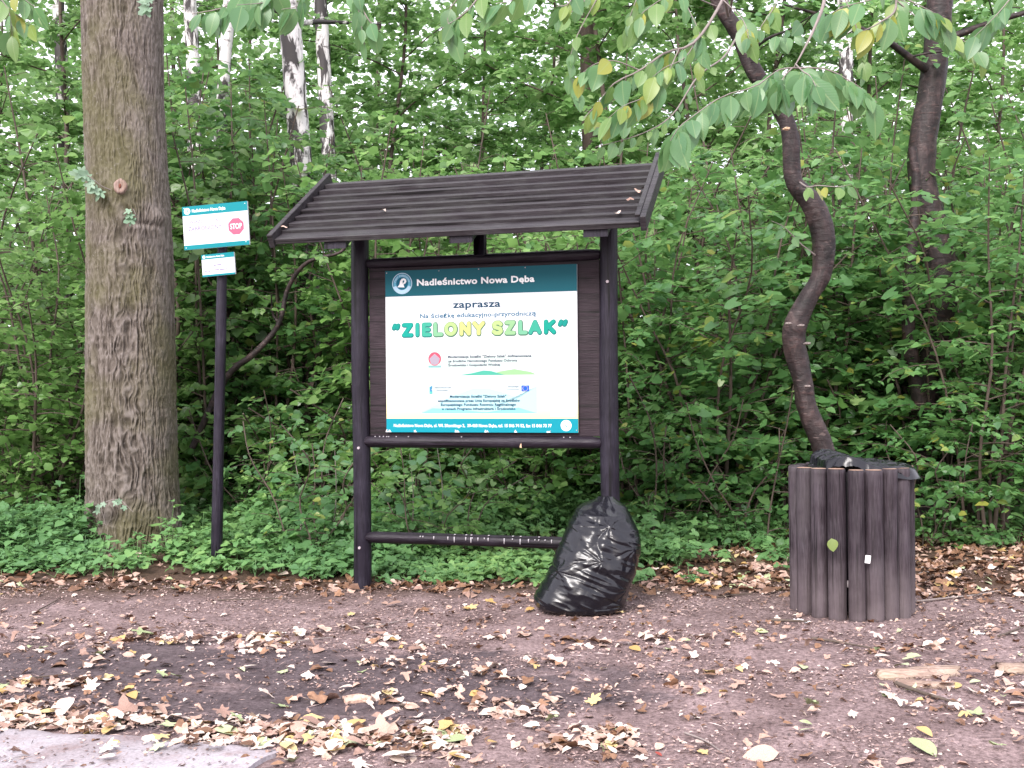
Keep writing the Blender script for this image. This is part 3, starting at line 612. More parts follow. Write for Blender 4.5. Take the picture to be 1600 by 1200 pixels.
# swelling round the knot at pixel (193,298) and the ridge at (245,338)
def bulge(px, py, rz, rt, amt):
    zc_ = CAM_H + (600 - py) / FPX * TY - TBASE[2]; s = (px - np.interp(py, rows[:, 0], rows[:, 1])) / np.interp(py, rows[:, 0], rows[:, 2]); tc = math.atan2(-TBASE[1], -TBASE[0]) + math.asin(max(-1, min(1, s)))
    dt = (TH - (tc % (2 * math.pi)) + math.pi) % (2 * math.pi) - math.pi
    return amt * np.exp(-(dt / rt) ** 2 - ((ZZ - zc_) / rz) ** 2), tc, zc_
b1, tk, zk = bulge(193, 298, .13, .30, .045); b2, tk2, zk2 = bulge(248, 340, .06, .30, .030); b3, _, _ = bulge(225, 352, .025, .35, -.02)
b4, _, _ = bulge(205, 500, 1.2, .16, -.022)
RR = RR + b1 + b2 + b3 + b4
XX = cX[:, None] + RR * np.cos(TH); YYt = RR * np.sin(TH)
mb = MB(); mb.add(np.stack([XX, YYt, ZZ], -1).reshape(-1, 3), grid_q(nz_, nt_, True), None, 0, np.clip(-.12 + .62 * ridge + .16 * f3, 0, 1).ravel())
mb.obj('trunk', M['oak'], BT)
rk = float(np.interp(zk, zt, R0)) + .046; kc = np.array([float(np.interp(zk, zt, cX)) + rk * math.cos(tk), rk * math.sin(tk), zk])
def disc_ring(mb, c, nrm, prof, seg=20, asp=1.2, m=0):
    nrm = norm(nrm); u = norm(np.cross([0, 0, 1.0], nrm)); v = np.cross(nrm, u); a = np.linspace(0, 2 * np.pi, seg, endpoint=False); V = []
    for r_, d_ in prof:
        jit = 1 + .12 * (RS.rand(seg) - .5); V.append(c + (r_ * jit * np.cos(a))[:, None] * u + (r_ * jit * asp * np.sin(a))[:, None] * v + nrm * d_)
    mb.add(np.concatenate(V), grid_q(len(prof), seg, True), None, m)
mb = MB(); nk = [math.cos(tk), math.sin(tk), .05]
disc_ring(mb, kc, nk, [(.058, -.05), (.050, .006), (.040, .012), (.030, .010), (.012, .006), (.001, .005)]); mb.obj('knot_scar', wood('knot_wood', (.16, .09, .075), (.24, .16, .14), (.33, .27, .26), .8, .7), BT)
mb = MB(); disc_ring(mb, kc + np.array(nk) * .004, nk, [(.013, -.012), (.010, .0085), (.001, .0085)], 12, 1.9); mb.obj('rot_streak', flat('rust_brown_rot', (.12, .035, .02), .8), BT)
# sprouts with silvery leaves
TPS = [t_lobed(s, 5, .5, .3) for s in (51, 52, 53)]
def sprout(parent, org, pts, n, size):
    q = spline([P(a, b, Y) - org for a, b, Y in pts], 10); mb = MB(); tube(mb, q, np.linspace(.005, .002, 10), 5); sp = mb.obj('shoot', M['twig'], parent)
    for i in range(n):
        k = 2 + int(7 * (i + .5) / n); mb = MB(); a = random.uniform(-1.2, 1.2)
        leaves(mb, TPS[i % 3], [q[k]], [[-.8 * math.cos(a), -.3, math.sin(a) * .8 - .2]], [[random.uniform(-.3, .3), -.8, .5]], size * random.uniform(.7, 1.1)); mb.obj('leaf', M['sprout'], sp)
sprout(BT, TBASE, [(176, 298, 9.1), (158, 290, 9.05), (140, 276, 9.0), (128, 270, 9.0)], 8, .14)
sprout(BT, TBASE, [(214, 345, 9.05), (212, 335, 9.0), (208, 326, 9.0)], 4, .13)
sprout(BT, TBASE, [(235, 20, 9.1), (236, 8, 9.0), (245, 4, 9.0)], 5, .13)
sprout(BT, TBASE, [(165, 820, 9.0), (160, 790, 8.95), (185, 780, 8.9), (208, 800, 8.9)], 6, .075)

# ------------------------------------------------------------------ ground plants
random.seed(9); RS.seed(9)
def herb_density(x, y):
    edge = 7.62 - .10 * np.clip(x, -4, 0) + .55 * (fbm(x * 1.7, x * 0 + 3, 2, 4) - .45)           # front limit
    d = np.clip((y - edge) / .35, 0, 1)
    right = np.clip((1.40 - x) / .6, 0, 1) + .28 * (x > 1.0) * (x < 2.2) * (y > 8.1) + .30 * (y > 9.0)
    clump = np.clip(.30 + 3.2 * (fbm(x * 1.9 + 9, y * 2.4, 5, 3) - .36), .06, 1)
    return d * np.clip(right, 0, 1) * clump
n = 17000; x = RS.uniform(-6.2, 5.2, n); y = RS.uniform(7.2, 11.6, n); k = RS.rand(n) < herb_density(x, y); x, y = x[k], y[k]
dt = np.hypot(x - TBASE[0], y - TBASE[1]); k = dt > .40; x, y = x[k], y[k]; z0 = ground_z(x, y); n = len(x)
mb = MB(); Vs, Qs = [], []
hgt = (.05 + .42 * np.clip((y - 7.6) / 1.5, 0, 1)) * np.clip(.25 + 2.2 * (fbm(x * 1.9 + 2, y * 1.9, 4, 3) - .22), .3, 1.5) * RS.uniform(.5, 1.15, n) * (1 - .35 * (x > 1))
O, X, N, SZ = [], [], [], []
stem_mb = MB()
for i in range(n):
    b = np.array([x[i], y[i], z0[i]]); kk = random.randint(3, 5)
    for j in range(kk):
        a = random.uniform(0, 6.28); rr = random.uniform(.02, .10); h_ = hgt[i] * random.uniform(.45, 1.05) * (.6 + .4 * j / kk) + .02
        tpt = b + np.array([math.cos(a) * rr, math.sin(a) * rr, h_])
        if j == 0 or random.random() < .3:
            w = .0022; s_ = np.array([w, 0, 0]); stem_mb.add([b - s_, b + s_, tpt + s_ * .6, tpt - s_ * .6], [[0, 1, 2, 3]])
        a2 = a + random.uniform(-.5, .5)
        for q in ((0,) if random.random() < .45 else (-1.0, 0, 1.0)):
            O.append(tpt); aa = a2 + q; X.append([math.cos(aa), math.sin(aa), random.uniform(-.5, .12)]); N.append([random.gauss(0, .3), random.gauss(0, .3) - .2, 1]); SZ.append(random.uniform(.035, .09) * (1.25 if q == 0 else .85))
O = np.array(O); X = np.array(X); N = np.array(N); SZ = np.array(SZ); pick = RS.randint(0, 4, len(O)); tp = [t_lobed(61, 3, .35, .2, True), t_lobed(62, 5, .4, .25, False), t_oval(.36), t_lobed(63, 3, .5, .3, True)]
patch = fbm(O[:, 0] * .8, O[:, 1] * .8, 6, 2)
for q in range(4): s = pick == q; leaves(mb, tp[q], O[s], X[s], N[s], SZ[s], r=np.clip(.15 + 1.1 * (patch[s] - .25) + RS.uniform(-.25, .3, s.sum()), 0, 1))
print('herb leaves', len(O))
hb = mb.obj('ground_plants', M['herb']); tag(hb, 'bright green carpet of low lobed leaves along the wood edge', 'ground cover', kind='stuff')
tag(stem_mb.obj('ground_plant_stalks', M['herb']), 'thin stalks under the low green ground plants', 'ground cover', kind='stuff')

# saplings with larger leaves in front of the wood
def sapling(px, py0, py1, Y, lean, label, n=26, size=.11):
    b = P(px, py0, Y); b[2] = float(ground_z(b[0], Y)); tz = P(px + lean, py1, Y)
    t = empty('sapling', b, label, 'sapling'); path = spline([[0, 0, 0], (tz - b) * .5 + [.03, 0, .03], tz - b], 14); mb = MB(); tube(mb, path, np.linspace(.008, .002, 14), 6)
    mb.obj('stem', M['twig'], t)
    for i in range(n):
        f = .3 + .7 * (i + .5) / n; q = path[min(13, int(f * 13))]; a = i * 2.4; mb = MB(); lf = random.uniform(.6, 1.1) * size
        o = q + np.array([math.cos(a), math.sin(a), .1]) * random.uniform(.03, .16)
        leaves(mb, t_fine(80 + i % 4, 6, .42), [o], [[math.cos(a), math.sin(a), random.uniform(-.6, .1)]], [[random.gauss(0, .3), -.5, 1]], lf, r=random.uniform(0, .6)); mb.obj('leaf', M['cherry_leaf'], t)
sapling(470, 860, 690, 9.0, -14, 'sapling with large leaves between the notice pole and the shelter')
sapling(515, 860, 700, 8.8, 8, 'sapling with pale leaves close to the shelter left post')
sapling(640, 850, 708, 8.9, 0, 'sapling with pale leaves seen under the board, left part')
sapling(690, 850, 690, 9.1, -8, 'taller sapling seen under the board, near its middle')

# ------------------------------------------------------------------ notice shelter
YAW = math.radians(15.73); KO = np.array([-1.021, 7.57, 0.0]); KO[2] = 0.0
KU = np.array([math.cos(YAW), -math.sin(YAW), 0]); KN = np.array([-math.sin(YAW), -math.cos(YAW), 0]); WD = 1.702
K = empty('notice_shelter', KO, 'dark stained wooden notice shelter with a slatted roof and information board', 'notice board', rz=-YAW)
# local frame: x along the shelter, y away from the viewer (so forward = -y), z up
def kuv(px, py, d):                    # pixel -> local (x, z) on the plane y=-d
    r_ = ray(px, py); o = np.array([0, 0, CAM_H]) - KO; t = (d - np.dot(o, KN)) / np.dot(r_, KN); q = o + r_ * t
    return float(np.dot(q, KU)), float(q[2])
def logdisp(seed, amp=.003):
    def f(th, s):
        T, Sg = np.meshgrid(th, s); return amp * (fbm(np.cos(T) * 1.2 + 5, Sg * 2 + seed, seed % 5, 3) - .45) * 3 + .0015 * (vn(np.cos(T) * 4 + 9, np.sin(T) * 4 + Sg * .6, 2) - .5)
    return f
Z1, D1, Z2, D2 = 2.315, .429, 2.845, -.429
def roof_z(d): return Z1 + (D1 - d) / (D1 - D2) * (Z2 - Z1)
for i, xx in enumerate((0, WD)):
    mb = MB(); zz = np.linspace(-.25, roof_z(0) - .085, 60); tube(mb, np.stack([np.full(60, xx) + .004 * np.sin(zz * 3 + i), np.zeros(60), zz], 1), np.interp(zz, [0, 2.5], [.0600, .0575]), 28, disp=logdisp(3 + i))
    mb.obj('post', M['stain'], K)
def rail(name, z, x0, x1, r_, y=0., seed=0, sag=0.0):
    mb = MB(); xs = np.linspace(x0, x1, 50); e = np.ones(50); e[0] = .55; e[1] = .85; e[-1] = .55; e[-2] = .85
    xs[1] = x0 + .012; xs[-2] = x1 - .012
    tube(mb, np.stack([xs, np.full(50, y), z - sag * np.sin((xs - x0) / (x1 - x0) * np.pi)], 1), r_ * e, 22, disp=logdisp(seed)); return mb.obj(name, M['stain_h'], K)
rail('rail', 2.192 - .012, .035, WD - .045, .036, 0.004, 1); rail('rail', .982, .028, WD - .045, .040, -.014, 2); rail('rail', .338, .028, WD - .045, .038, -.014, 3)
# centre strut
mb = MB(); xs_, _ = kuv(750, 380, 0); box(mb, (xs_ - .037, -.03, 2.2), (xs_ + .037, .03, roof_z(0) - .085), bev=.004); mb.obj('strut', M['stain'], K)
# rafters
sl_ = math.atan2(Z2 - Z1, D1 - D2)
for xx in (0.0, WD / 2, WD):
    mb = MB(); V = []
    wx = .075
    for d_, up in ((D1 - .03, 0), (D1 - .03, 1), (D2 + .03, 1), (D2 + .03, 0)):
        V.append([xx - wx, -d_, roof_z(d_) - .095 + .072 * up])
    V += [[v[0] + 2 * wx, v[1], v[2]] for v in V]; mb.add(V, [[0, 1, 2, 3], [7, 6, 5, 4], [0, 4, 5, 1], [1, 5, 6, 2], [2, 6, 7, 3], [3, 7, 4, 0]]); mb.obj('rafter', M['stain'], K, smooth=False)
# slats: nine stepped boards, each lying flatter than the roof
RX0, RX1 = -.43 + .02, 1.998 - .02
NS = 9; run = (D1 - D2) / NS
L0 = math.hypot(Z2 - Z1, D1 - D2) / NS
for i in range(NS):
    lo_d = D1 - i * run; z_lo = roof_z(lo_d); tilt = sl_ - math.radians(15 if i else 6); ln = L0 * 1.12; th_ = .036
    x0_, x1_ = RX0 + random.uniform(-.003, .003), RX1 + random.uniform(-.003, .003)
    if i == 0: z_lo -= .0; ln = L0 * 1.35
    Mx = Matrix.Translation((0, -lo_d, z_lo - .004 + (.000 if i else -.010))) @ Matrix.Rotation(tilt, 4, 'X')
    mb = MB(); box(mb, (x0_, 0, -th_ + .012), (x1_, ln, .012), M=Mx, bev=.003)
    if i == 0: pass
    mb.obj('roof_slat', M['roofw'], K, smooth=False)
for side, x_ in ((0, -.43), (1, 1.998)):
    Mx = Matrix.Translation((0, -D1, Z1)) @ Matrix.Rotation(sl_, 4, 'X'); full = math.hypot(Z2 - Z1, D1 - D2)
    mb = MB(); box(mb, (x_ - .018, -.025, -.052), (x_ + .018, full + .035, .040), M=Mx, bev=.003); mb.obj('barge_board', M['roofw'], K, smooth=False)
    s = 1 if side == 0 else -1
    mb = MB(); box(mb, (min(x_ + s * .0185, x_ + s * .050), -.0, .0285), (max(x_ + s * .0185, x_ + s * .050), full + .02, .0445), M=Mx, bev=.003)
    if side: mb.obj('cover_strip', M['roofw'], K, smooth=False)
# back panel
mb = MB(); box(mb, (.062, .006, 1.020), (WD - .058, .028, 2.150), bev=.002); mb.obj('back_panel', M['panelw'], K, smooth=False)

# printed sheet
DS = .022
cs = [kuv(603.3, 422.5, DS), kuv(902.3, 413.5, DS), kuv(902.3, 676, DS), kuv(602.3, 675.5, DS)]
SX0 = (cs[0][0] + cs[3][0]) / 2; SX1 = (cs[1][0] + cs[2][0]) / 2; SZ1 = (cs[0][1] + cs[1][1]) / 2; SZ0 = (cs[2][1] + cs[3][1]) / 2
SW, SH = SX1 - SX0, SZ1 - SZ0; print('sheet', SX0, SX1, SZ0, SZ1, cs)
def printmat(name, col, rough=.5): return flat(name, tuple(c * .85 for c in col), rough, .18)
def gradmat(name, stops, axis_=2, lo=0, hi=1, rough=.3):
    k = NT(name); c = k.n('ShaderNodeTexCoord'); s = k.n('ShaderNodeSeparateXYZ'); k.l(c.outputs['Object'], s.inputs[0]); mr = k.n('ShaderNodeMapRange')
    mr.inputs[1].default_value = lo; mr.inputs[2].default_value = hi; k.l(s.outputs[axis_], mr.inputs[0]); k.l(k.ramp(mr.outputs[0], stops), k.b.inputs['Base Color']); k.b.inputs['Roughness'].default_value = .5; k.b.inputs['Specular IOR Level'].default_value = .18; return k.m
TEAL_SHADED = printmat('teal_print_shaded', (0.0, .085, .115)); TEAL_LIT = printmat('teal_print_lit', (0.0, .235, .30)); WHT = printmat('white_print', (.80, .82, .84)); NAVY = printmat('navy_print', (.004, .045, .09)); GREYT = printmat('grey_print', (.06, .07, .11))  # one teal ink in two tones: header copy darkened as roof shade, footer lit
sheetm = gradmat('sheet_print', [(0, (.60, .55, .20)), (.12, (.58, .56, .34)), (.30, (.58, .59, .57)), (1, (.54, .57, .62))], 2, SZ0, SZ1)
mb = MB(); box(mb, (SX0, -DS + .002, SZ0), (SX1, -.004, SZ1), bev=.0008)
sheet = mb.obj('poster_sheet', sheetm, K, smooth=False)
LAY = [0]
class Sheet:                            # flat print on an upright sheet: s right, t down, both 0..1
    def __init__(s, parent, x0, x1, z1, z0, y): s.p = parent; s.x0, s.x1, s.z1, s.z0, s.y = x0, x1, z1, z0, y; s.w = x1 - x0; s.h = z1 - z0
    def pt(s, a, b, lay): return [s.x0 + a * s.w, s.y - .0005 - .0006 * lay, s.z1 - b * s.h]
    def poly(s, name, pts, mat, lay=0, ctr=None):
        V = [s.pt(a, b, lay) for a, b in pts]; c = np.mean(V, 0) if ctr is None else np.array(s.pt(*ctr, lay)); n_ = len(V); mb = MB()
        mb.add([list(c)] + V, None, [[0, 1 + i, 1 + (i + 1) % n_] for i in range(n_)]); return mb.obj(name, mat, s.p, smooth=False)
    def rect(s, name, a0, a1, b0, b1, mat, lay=0): return s.poly(name, [(a0, b0), (a1, b0), (a1, b1), (a0, b1)], mat, lay)
    def disc(s, name, a, b, r, mat, lay=0, r2=None, n_=36):     # r in share of the width
        mb = MB(); th_ = np.linspace(0, 2 * np.pi, n_, endpoint=False); k_ = s.w / s.h
        o = [s.pt(a + r * math.cos(t_), b + r * k_ * math.sin(t_), lay) for t_ in th_]
        if r2 is None: mb.add([s.pt(a, b, lay)] + o, None, [[0, 1 + i, 1 + (i + 1) % n_] for i in range(n_)])
        else: mb.add(o + [s.pt(a + r2 * math.cos(t_), b + r2 * k_ * math.sin(t_), lay) for t_ in th_], [[i, (i + 1) % n_, n_ + (i + 1) % n_, n_ + i] for i in range(n_)])
        return mb.obj(name, mat, s.p, smooth=False)
    def text(s, name, body, a0, a1, base, capt, mat, lay=1, bold=.02, align='fit', rot=0.0, bevel=0.0):
        """body fits from a0 to a1; base line at t=base; capt = capital height as a share of the sheet height"""
        def mk(st):
            c = bpy.data.curves.new('text', 'FONT'); c.body = st; c.offset = bold; c.resolution_u = 3; c.space_character = 1 + bold * 1.6
            if bevel: c.bevel_depth = bevel
            o = bpy.data.objects.new('text', c); COL.objects.link(o); dg = bpy.context.evaluated_depsgraph_get(); me = bpy.data.meshes.new_from_object(o.evaluated_get(dg))
            bpy.data.objects.remove(o); bpy.data.curves.remove(c); co = np.zeros(len(me.vertices) * 3); me.vertices.foreach_get('co', co); return me, co.reshape(-1, 3)
        me, co = mk(body.replace('ę', 'e'))
        x0, x1 = co[:, 0].min(), co[:, 0].max(); mh, ch = mk('H'); H = ch[:, 1].max() - ch[:, 1].min(); bpy.data.meshes.remove(mh)
        sx = (a1 - a0) * s.w / (x1 - x0); sy = capt * s.h / H
        def tr(c): return np.stack([s.x0 + a0 * s.w + (c[:, 0] - x0) * sx, s.y - .0005 - .0006 * lay - c[:, 2] * .02, s.z1 - base * s.h + c[:, 1] * sy], 1)
        hooks = []
        for i, chh in enumerate(body):
            if chh == 'ę':
                mp, cp = mk(body[:i + 1].replace('ę', 'e')); hooks.append(cp[:, 0].max()); bpy.data.meshes.remove(mp)
        me.vertices.foreach_set('co', tr(co).ravel()); me.materials.clear(); me.materials.append(mat); me.update()
        o = link(name, me, s.p)
        for hx in hooks:
            c = np.array([[hx - .16, 0, 0], [hx - .24, -.10, 0], [hx - .20, -.18, 0], [hx - .06, -.20, 0], [hx - .06, -.14, 0], [hx - .14, -.12, 0], [hx - .06, -.0, 0]]); mb = MB()
            mb.add(tr(c), None, [[0, 1, 6], [1, 5, 6], [1, 2, 5], [2, 4, 5], [2, 3, 4]]); mb.obj('ogonek', mat, o, smooth=False)
        return o
sh = Sheet(sheet, SX0, SX1, SZ1, SZ0, -DS + .002)
sh.rect('header_band', .0, 1, .0, .160, TEAL_SHADED)  # shade of the roof overhang is painted into this darker teal
sh.rect('footer_band', .0, 1, .916, 1.0, TEAL_LIT)
sh.text('header_lettering', 'Nadleśnictwo Nowa Dęba', .172, .787, .096, .040, WHT, 1, .032)
sh.text('lettering', 'zaprasza', .362, .612, .240, .044, NAVY, 1, .024)
sh.text('lettering', 'Na ścieżkę edukacyjno-przyrodniczą', .187, .793, .298, .028, printmat('blue_grey_print', (.03, .12, .20)), 1, .026)
# emblem: ring with letters round it and a white tree mark
LB = printmat('pale_blue_print', (.40, .58, .72)); DT = printmat('deep_teal_print', (0.0, .10, .17))
sh.disc('emblem', .092, .080, .054, LB, 1, .050); sh.disc('emblem', .092, .080, .047, printmat('mid_blue_print', (.10, .34, .48)), 1, .032); sh.disc('emblem', .092, .080, .031, DT, 1)
arcp = [(.092 + .050 * math.cos(a), .080 + .050 * SW / SH * math.sin(a)) for a in np.linspace(.35, 2.8, 14)] + [(.092 + .034 * math.cos(a), .080 + .034 * SW / SH * math.sin(a)) for a in np.linspace(2.8, .35, 14)]
mb = MB(); A_ = [sh.pt(a, b, 2.2) for a, b in arcp]; mb.add(A_, [[i, i + 1, 26 - i, 27 - i] for i in range(13)]); mb.obj('emblem', LB, sheet, smooth=False)
kk_ = SW / SH
tr_pts = [(-.026, .020), (-.014, .006), (-.010, -.012), (-.002, -.022), (.010, -.025), (.021, -.019), (.024, -.008), (.018, .002), (.008, .006), (.009, .012), (.013, .022)]
sh.poly('emblem', [(.092 + a, .078 + b * kk_) for a, b in tr_pts], WHT, 3)
sh.poly('emblem', [(.092 + .004, .078 + .004 * kk_), (.092 + .003, .078 - .010 * kk_), (.092 + .010, .078 - .015 * kk_), (.092 + .013, .078 - .009 * kk_)], DT, 4)
ringtxt = 'LASY PAŃSTWOWE'
for i, chh in enumerate(ringtxt):
    if chh == ' ': continue
    a = math.radians(198 + 144 * i / (len(ringtxt) - 1)); cxx, cyy = .092 + .0395 * math.cos(a), .080 + .0395 * kk_ * math.sin(a)
    o = sh.text('emblem_letter', chh, cxx - .0035, cxx + .0035, cyy + .006, .012, LB, 2, .015)
# coloured bubble title
def glyph_strokes():
    g = {}
    g['Z'] = [[(.08, 1), (.92, 1), (.08, 0), (.95, 0)]]; g['I'] = [[(.5, 1), (.5, 0)]]; g['E'] = [[(.9, 1), (.12, 1), (.12, 0), (.92, 0)], [(.12, .5), (.78, .5)]]
    g['L'] = [[(.15, 1), (.15, 0), (.9, 0)]]; g['O'] = [[(.5 + .46 * math.cos(t_), .5 + .5 * math.sin(t_)) for t_ in np.linspace(0, 2 * np.pi, 17)]]
    g['N'] = [[(.1, 0), (.1, 1), (.9, 0), (.9, 1)]]; g['Y'] = [[(.02, 1), (.5, .48), (.98, 1)], [(.5, .48), (.5, 0)]]
    g['S'] = [[(.9, .84), (.70, 1), (.32, 1), (.10, .82), (.16, .60), (.5, .50), (.84, .42), (.92, .18), (.70, 0), (.30, 0), (.06, .16)]]
    g['A'] = [[(.02, 0), (.5, 1), (.98, 0)], [(.22, .32), (.78, .32)]]; g['K'] = [[(.12, 1), (.12, 0)], [(.9, 1), (.14, .42)], [(.36, .56), (.95, 0)]]
    g['“'] = [[(.30, .98), (.18, .72)], [(.75, .98), (.63, .72)]]; g['”'] = [[(.40, .98), (.28, .72)], [(.85, .98), (.73, .72)]]
    return g
GL = glyph_strokes()
def strokes(s, name, strk, a0, a1, t0, t1, wid, mat, lay):
    mb = MB(); hs_ = wid / 2; zlay = 0
    for st in strk:
        pts = [np.array([s.x0 + (a0 + (a1 - a0) * u) * s.w, s.z1 - (t1 - (t1 - t0) * v) * s.h]) for u, v in st]
        for p, q in zip(pts[:-1], pts[1:]):
            zlay += 1; yy = s.y - .0005 - .0006 * lay - .00004 * zlay; d = q - p; L_ = np.linalg.norm(d); d = d / (L_ + 1e-9); nn = np.array([-d[1], d[0]]); ang = math.atan2(d[1], d[0])
            o = [p + hs_ * np.array([math.cos(ang + math.pi / 2 + t_), math.sin(ang + math.pi / 2 + t_)]) for t_ in np.linspace(0, math.pi, 7)] + [q + hs_ * np.array([math.cos(ang - math.pi / 2 + t_), math.sin(ang - math.pi / 2 + t_)]) for t_ in np.linspace(0, math.pi, 7)]
            c = (p + q) / 2; mb.add([[c[0], yy, c[1]]] + [[v[0], yy, v[1]] for v in o], None, [[0, 1 + i, 1 + (i + 1) % 14] for i in range(14)])
    return mb.obj(name, mat, s.p, smooth=False)
word = [('“', .038, .080, (0, .36, .30)), ('Z', .096, .143, (0, .42, .34)), ('I', .163, .183, (.02, .46, .36)), ('E', .203, .243, (.06, .50, .36)), ('L', .263, .305, (.28, .62, .36)), ('O', .325, .378, (.52, .72, .30)), ('N', .403, .452, (.78, .80, .28)), ('Y', .475, .522, (.78, .80, .28)),
        ('S', .574, .618, (.55, .74, .30)), ('Z', .640, .682, (.36, .66, .34)), ('L', .708, .744, (.22, .60, .38)), ('A', .764, .812, (.05, .48, .34)), ('K', .838, .886, (0, .42, .32)), ('”', .900, .950, (0, .36, .30))]
OUTL = printmat('title_outline', (.05, .14, .09)); OUT2 = printmat('title_outline_teal', (0, .12, .12))
for i, (g_, a0, a1, c_) in enumerate(word):
    strokes(sh, 'title_letter_outline', GL[g_], a0, a1, .339, .402, .030 * 1.18 if 3 < i < 11 else .030 * 1.1, OUTL if 3 < i < 11 else OUT2, 1)
    o = strokes(sh, 'title_letter', GL[g_], a0 - .001, a1 - .001, .337, .399, .0255, printmat('title_print', tuple(v * .62 for v in c_)), 2)
# first funding box
sh.rect('print_box', .188, .795, .463, .655, printmat('mint_print', (.50, .62, .58)), 0)
sh.rect('print_box', .188, .795, .463, .540, printmat('mint_pale_print', (.55, .62, .60)), 1)
sh.poly('print_hill', [(.39, .652), (.46, .640), (.52, .624), (.56, .628), (.63, .652)], printmat('green_print', (.06, .34, .25)), 2)
sh.poly('print_hill', [(.56, .652), (.60, .632), (.68, .618), (.76, .635), (.794, .652)], printmat('leaf_print', (.24, .44, .22)), 1)
sh.disc('red_emblem', .264, .549, .034, printmat('red_print', (.62, .07, .12)), 2); sh.poly('red_emblem', [(.264, .518), (.292, .548), (.284, .580), (.264, .588), (.244, .580), (.236, .548)], printmat('grey_mark_print', (.30, .26, .32)), 3)
sh.rect('red_emblem', .230, .298, .590, .603, printmat('slate_green_print', (.18, .36, .36)), 2)
for s_, a0, a1, b_ in (('Modernizacja ścieżki "Zielony Szlak" dofinansowana', .335, .768, .546), ('ze środków Narodowego Funduszu Ochrony', .335, .697, .572), ('Środowiska i Gospodarki Wodnej', .335, .608, .597)):
    sh.text('lettering', s_, a0, a1, b_, .0165, GREYT, 3, .030)
# second funding box
sh.rect('print_box', .188, .795, .700, .884, printmat('ice_print', (.50, .60, .62)), 0)
sh.poly('print_wave', [(.188, .884), (.188, .870), (.26, .835), (.36, .775), (.46, .735), (.55, .735), (.63, .760), (.70, .790), (.795, .722), (.795, .884)], printmat('cyan_pale_print', (.36, .58, .62)), 1, (.50, .884))
sh.poly('print_wave', [(.188, .884), (.25, .852), (.40, .862), (.55, .880), (.70, .850), (.795, .884)], printmat('cyan_print', (.20, .50, .56)), 2, (.50, .884))
sh.poly('programme_mark', [(.235, .722), (.250, .714), (.250, .730), (.240, .736), (.250, .742), (.250, .764), (.235, .764)], printmat('steel_print', (.05, .22, .38)), 3)
sh.rect('programme_mark', .2375, .2475, .750, .763, printmat('mark_green', (.10, .45, .35)), 4)
sh.text('lettering', 'INFRASTRUKTURA', .262, .352, .731, .009, GREYT, 3, .005); sh.text('lettering', 'I ŚRODOWISKO', .268, .336, .747, .009, GREYT, 3, .005)
sh.text('lettering', 'UNIA EUROPEJSKA', .645, .705, .728, .009, GREYT, 3, .005); sh.rect('rule_line', .640, .705, .7405, .7425, GREYT, 3)
sh.rect('flag_mark', .716, .755, .717, .752, printmat('flag_blue', (.01, .09, .50)), 3)
YL = printmat('star_yellow', (.8, .6, .05))
for i in range(12): a = i * math.pi / 6; sh.disc('flag_star', .7355 + .0125 * math.cos(a), .7345 + .0125 * kk_ * math.sin(a), .0016, YL, 4, None, 6)
for s_, a0, a1, b_ in (('Modernizacja ścieżki "Zielony Szlak"', .343, .638, .788), ('współfinansowana przez Unię Europejską ze środków', .277, .708, .814), ('Europejskiego Funduszu Rozwoju Regionalnego', .295, .687, .838), ('w ramach Programu Infrastruktura i Środowisko', .298, .685, .863)):
    sh.text('lettering', s_, a0, a1, b_, .0160, NAVY, 4, .032)
sh.rect('small_label', .862, .985, .838, .903, printmat('label_print', (.82, .83, .84)), 1)
for b_, a0, a1 in ((.846, .868, .888), (.846, .950, .972), (.862, .872, .965), (.878, .870, .880), (.880, .885, .950), (.892, .880, .975)): sh.rect('label_line', a0, a1, b_, b_ + .004, printmat('label_line_print', (.5, .52, .55)), 2)
sh.text('footer_lettering', 'Nadleśnictwo Nowa Dęba, ul. Wł. Sikorskiego 2,  39-460 Nowa Dęba, tel. 15 846 74 52, fax 15 846 73 77', .040, .868, .967, .019, WHT, 1, .030)
sh.disc('footer_emblem', .940, .957, .027, WHT, 1, .0235); sh.disc('footer_emblem', .940, .957, .0205, WHT, 1); sh.poly('footer_emblem', [(.931, .945), (.939, .953), (.946, .967), (.941, .970), (.936, .957)], TEAL_LIT, 2)
for a, b in ((.008, .012), (.29, .010), (.50, .009), (.74, .010), (.012, .20), (.99, .20), (.99, .45), (.01, .45), (.99, .69), (.008, .70), (.006, .985), (.15, .99), (.37, .99), (.53, .99), (.68, .99), (.86, .99), (.992, .985), (.25, .468), (.74, .468), (.918, .215)):
    mb = MB(); p = sh.pt(a, b, 0); tube(mb, [[p[0], p[1] + .001, p[2]], [p[0], p[1] - .003, p[2]]], [.0042, .0030], 8); mb.obj('screw', M['galv'], sheet)
for k_ in range(16):   # chipped paint along the lower edge
    a = [.006, .15, .37, .53, .68, .86][k_ % 6] + random.uniform(-.016, .016); sh.poly('print_chip', [(a - .006, .999), (a - .002, .990 - random.uniform(0, .01)), (a + .003, .994), (a + .008, .999)], WHT, 2 + .3 * (k_ % 4))
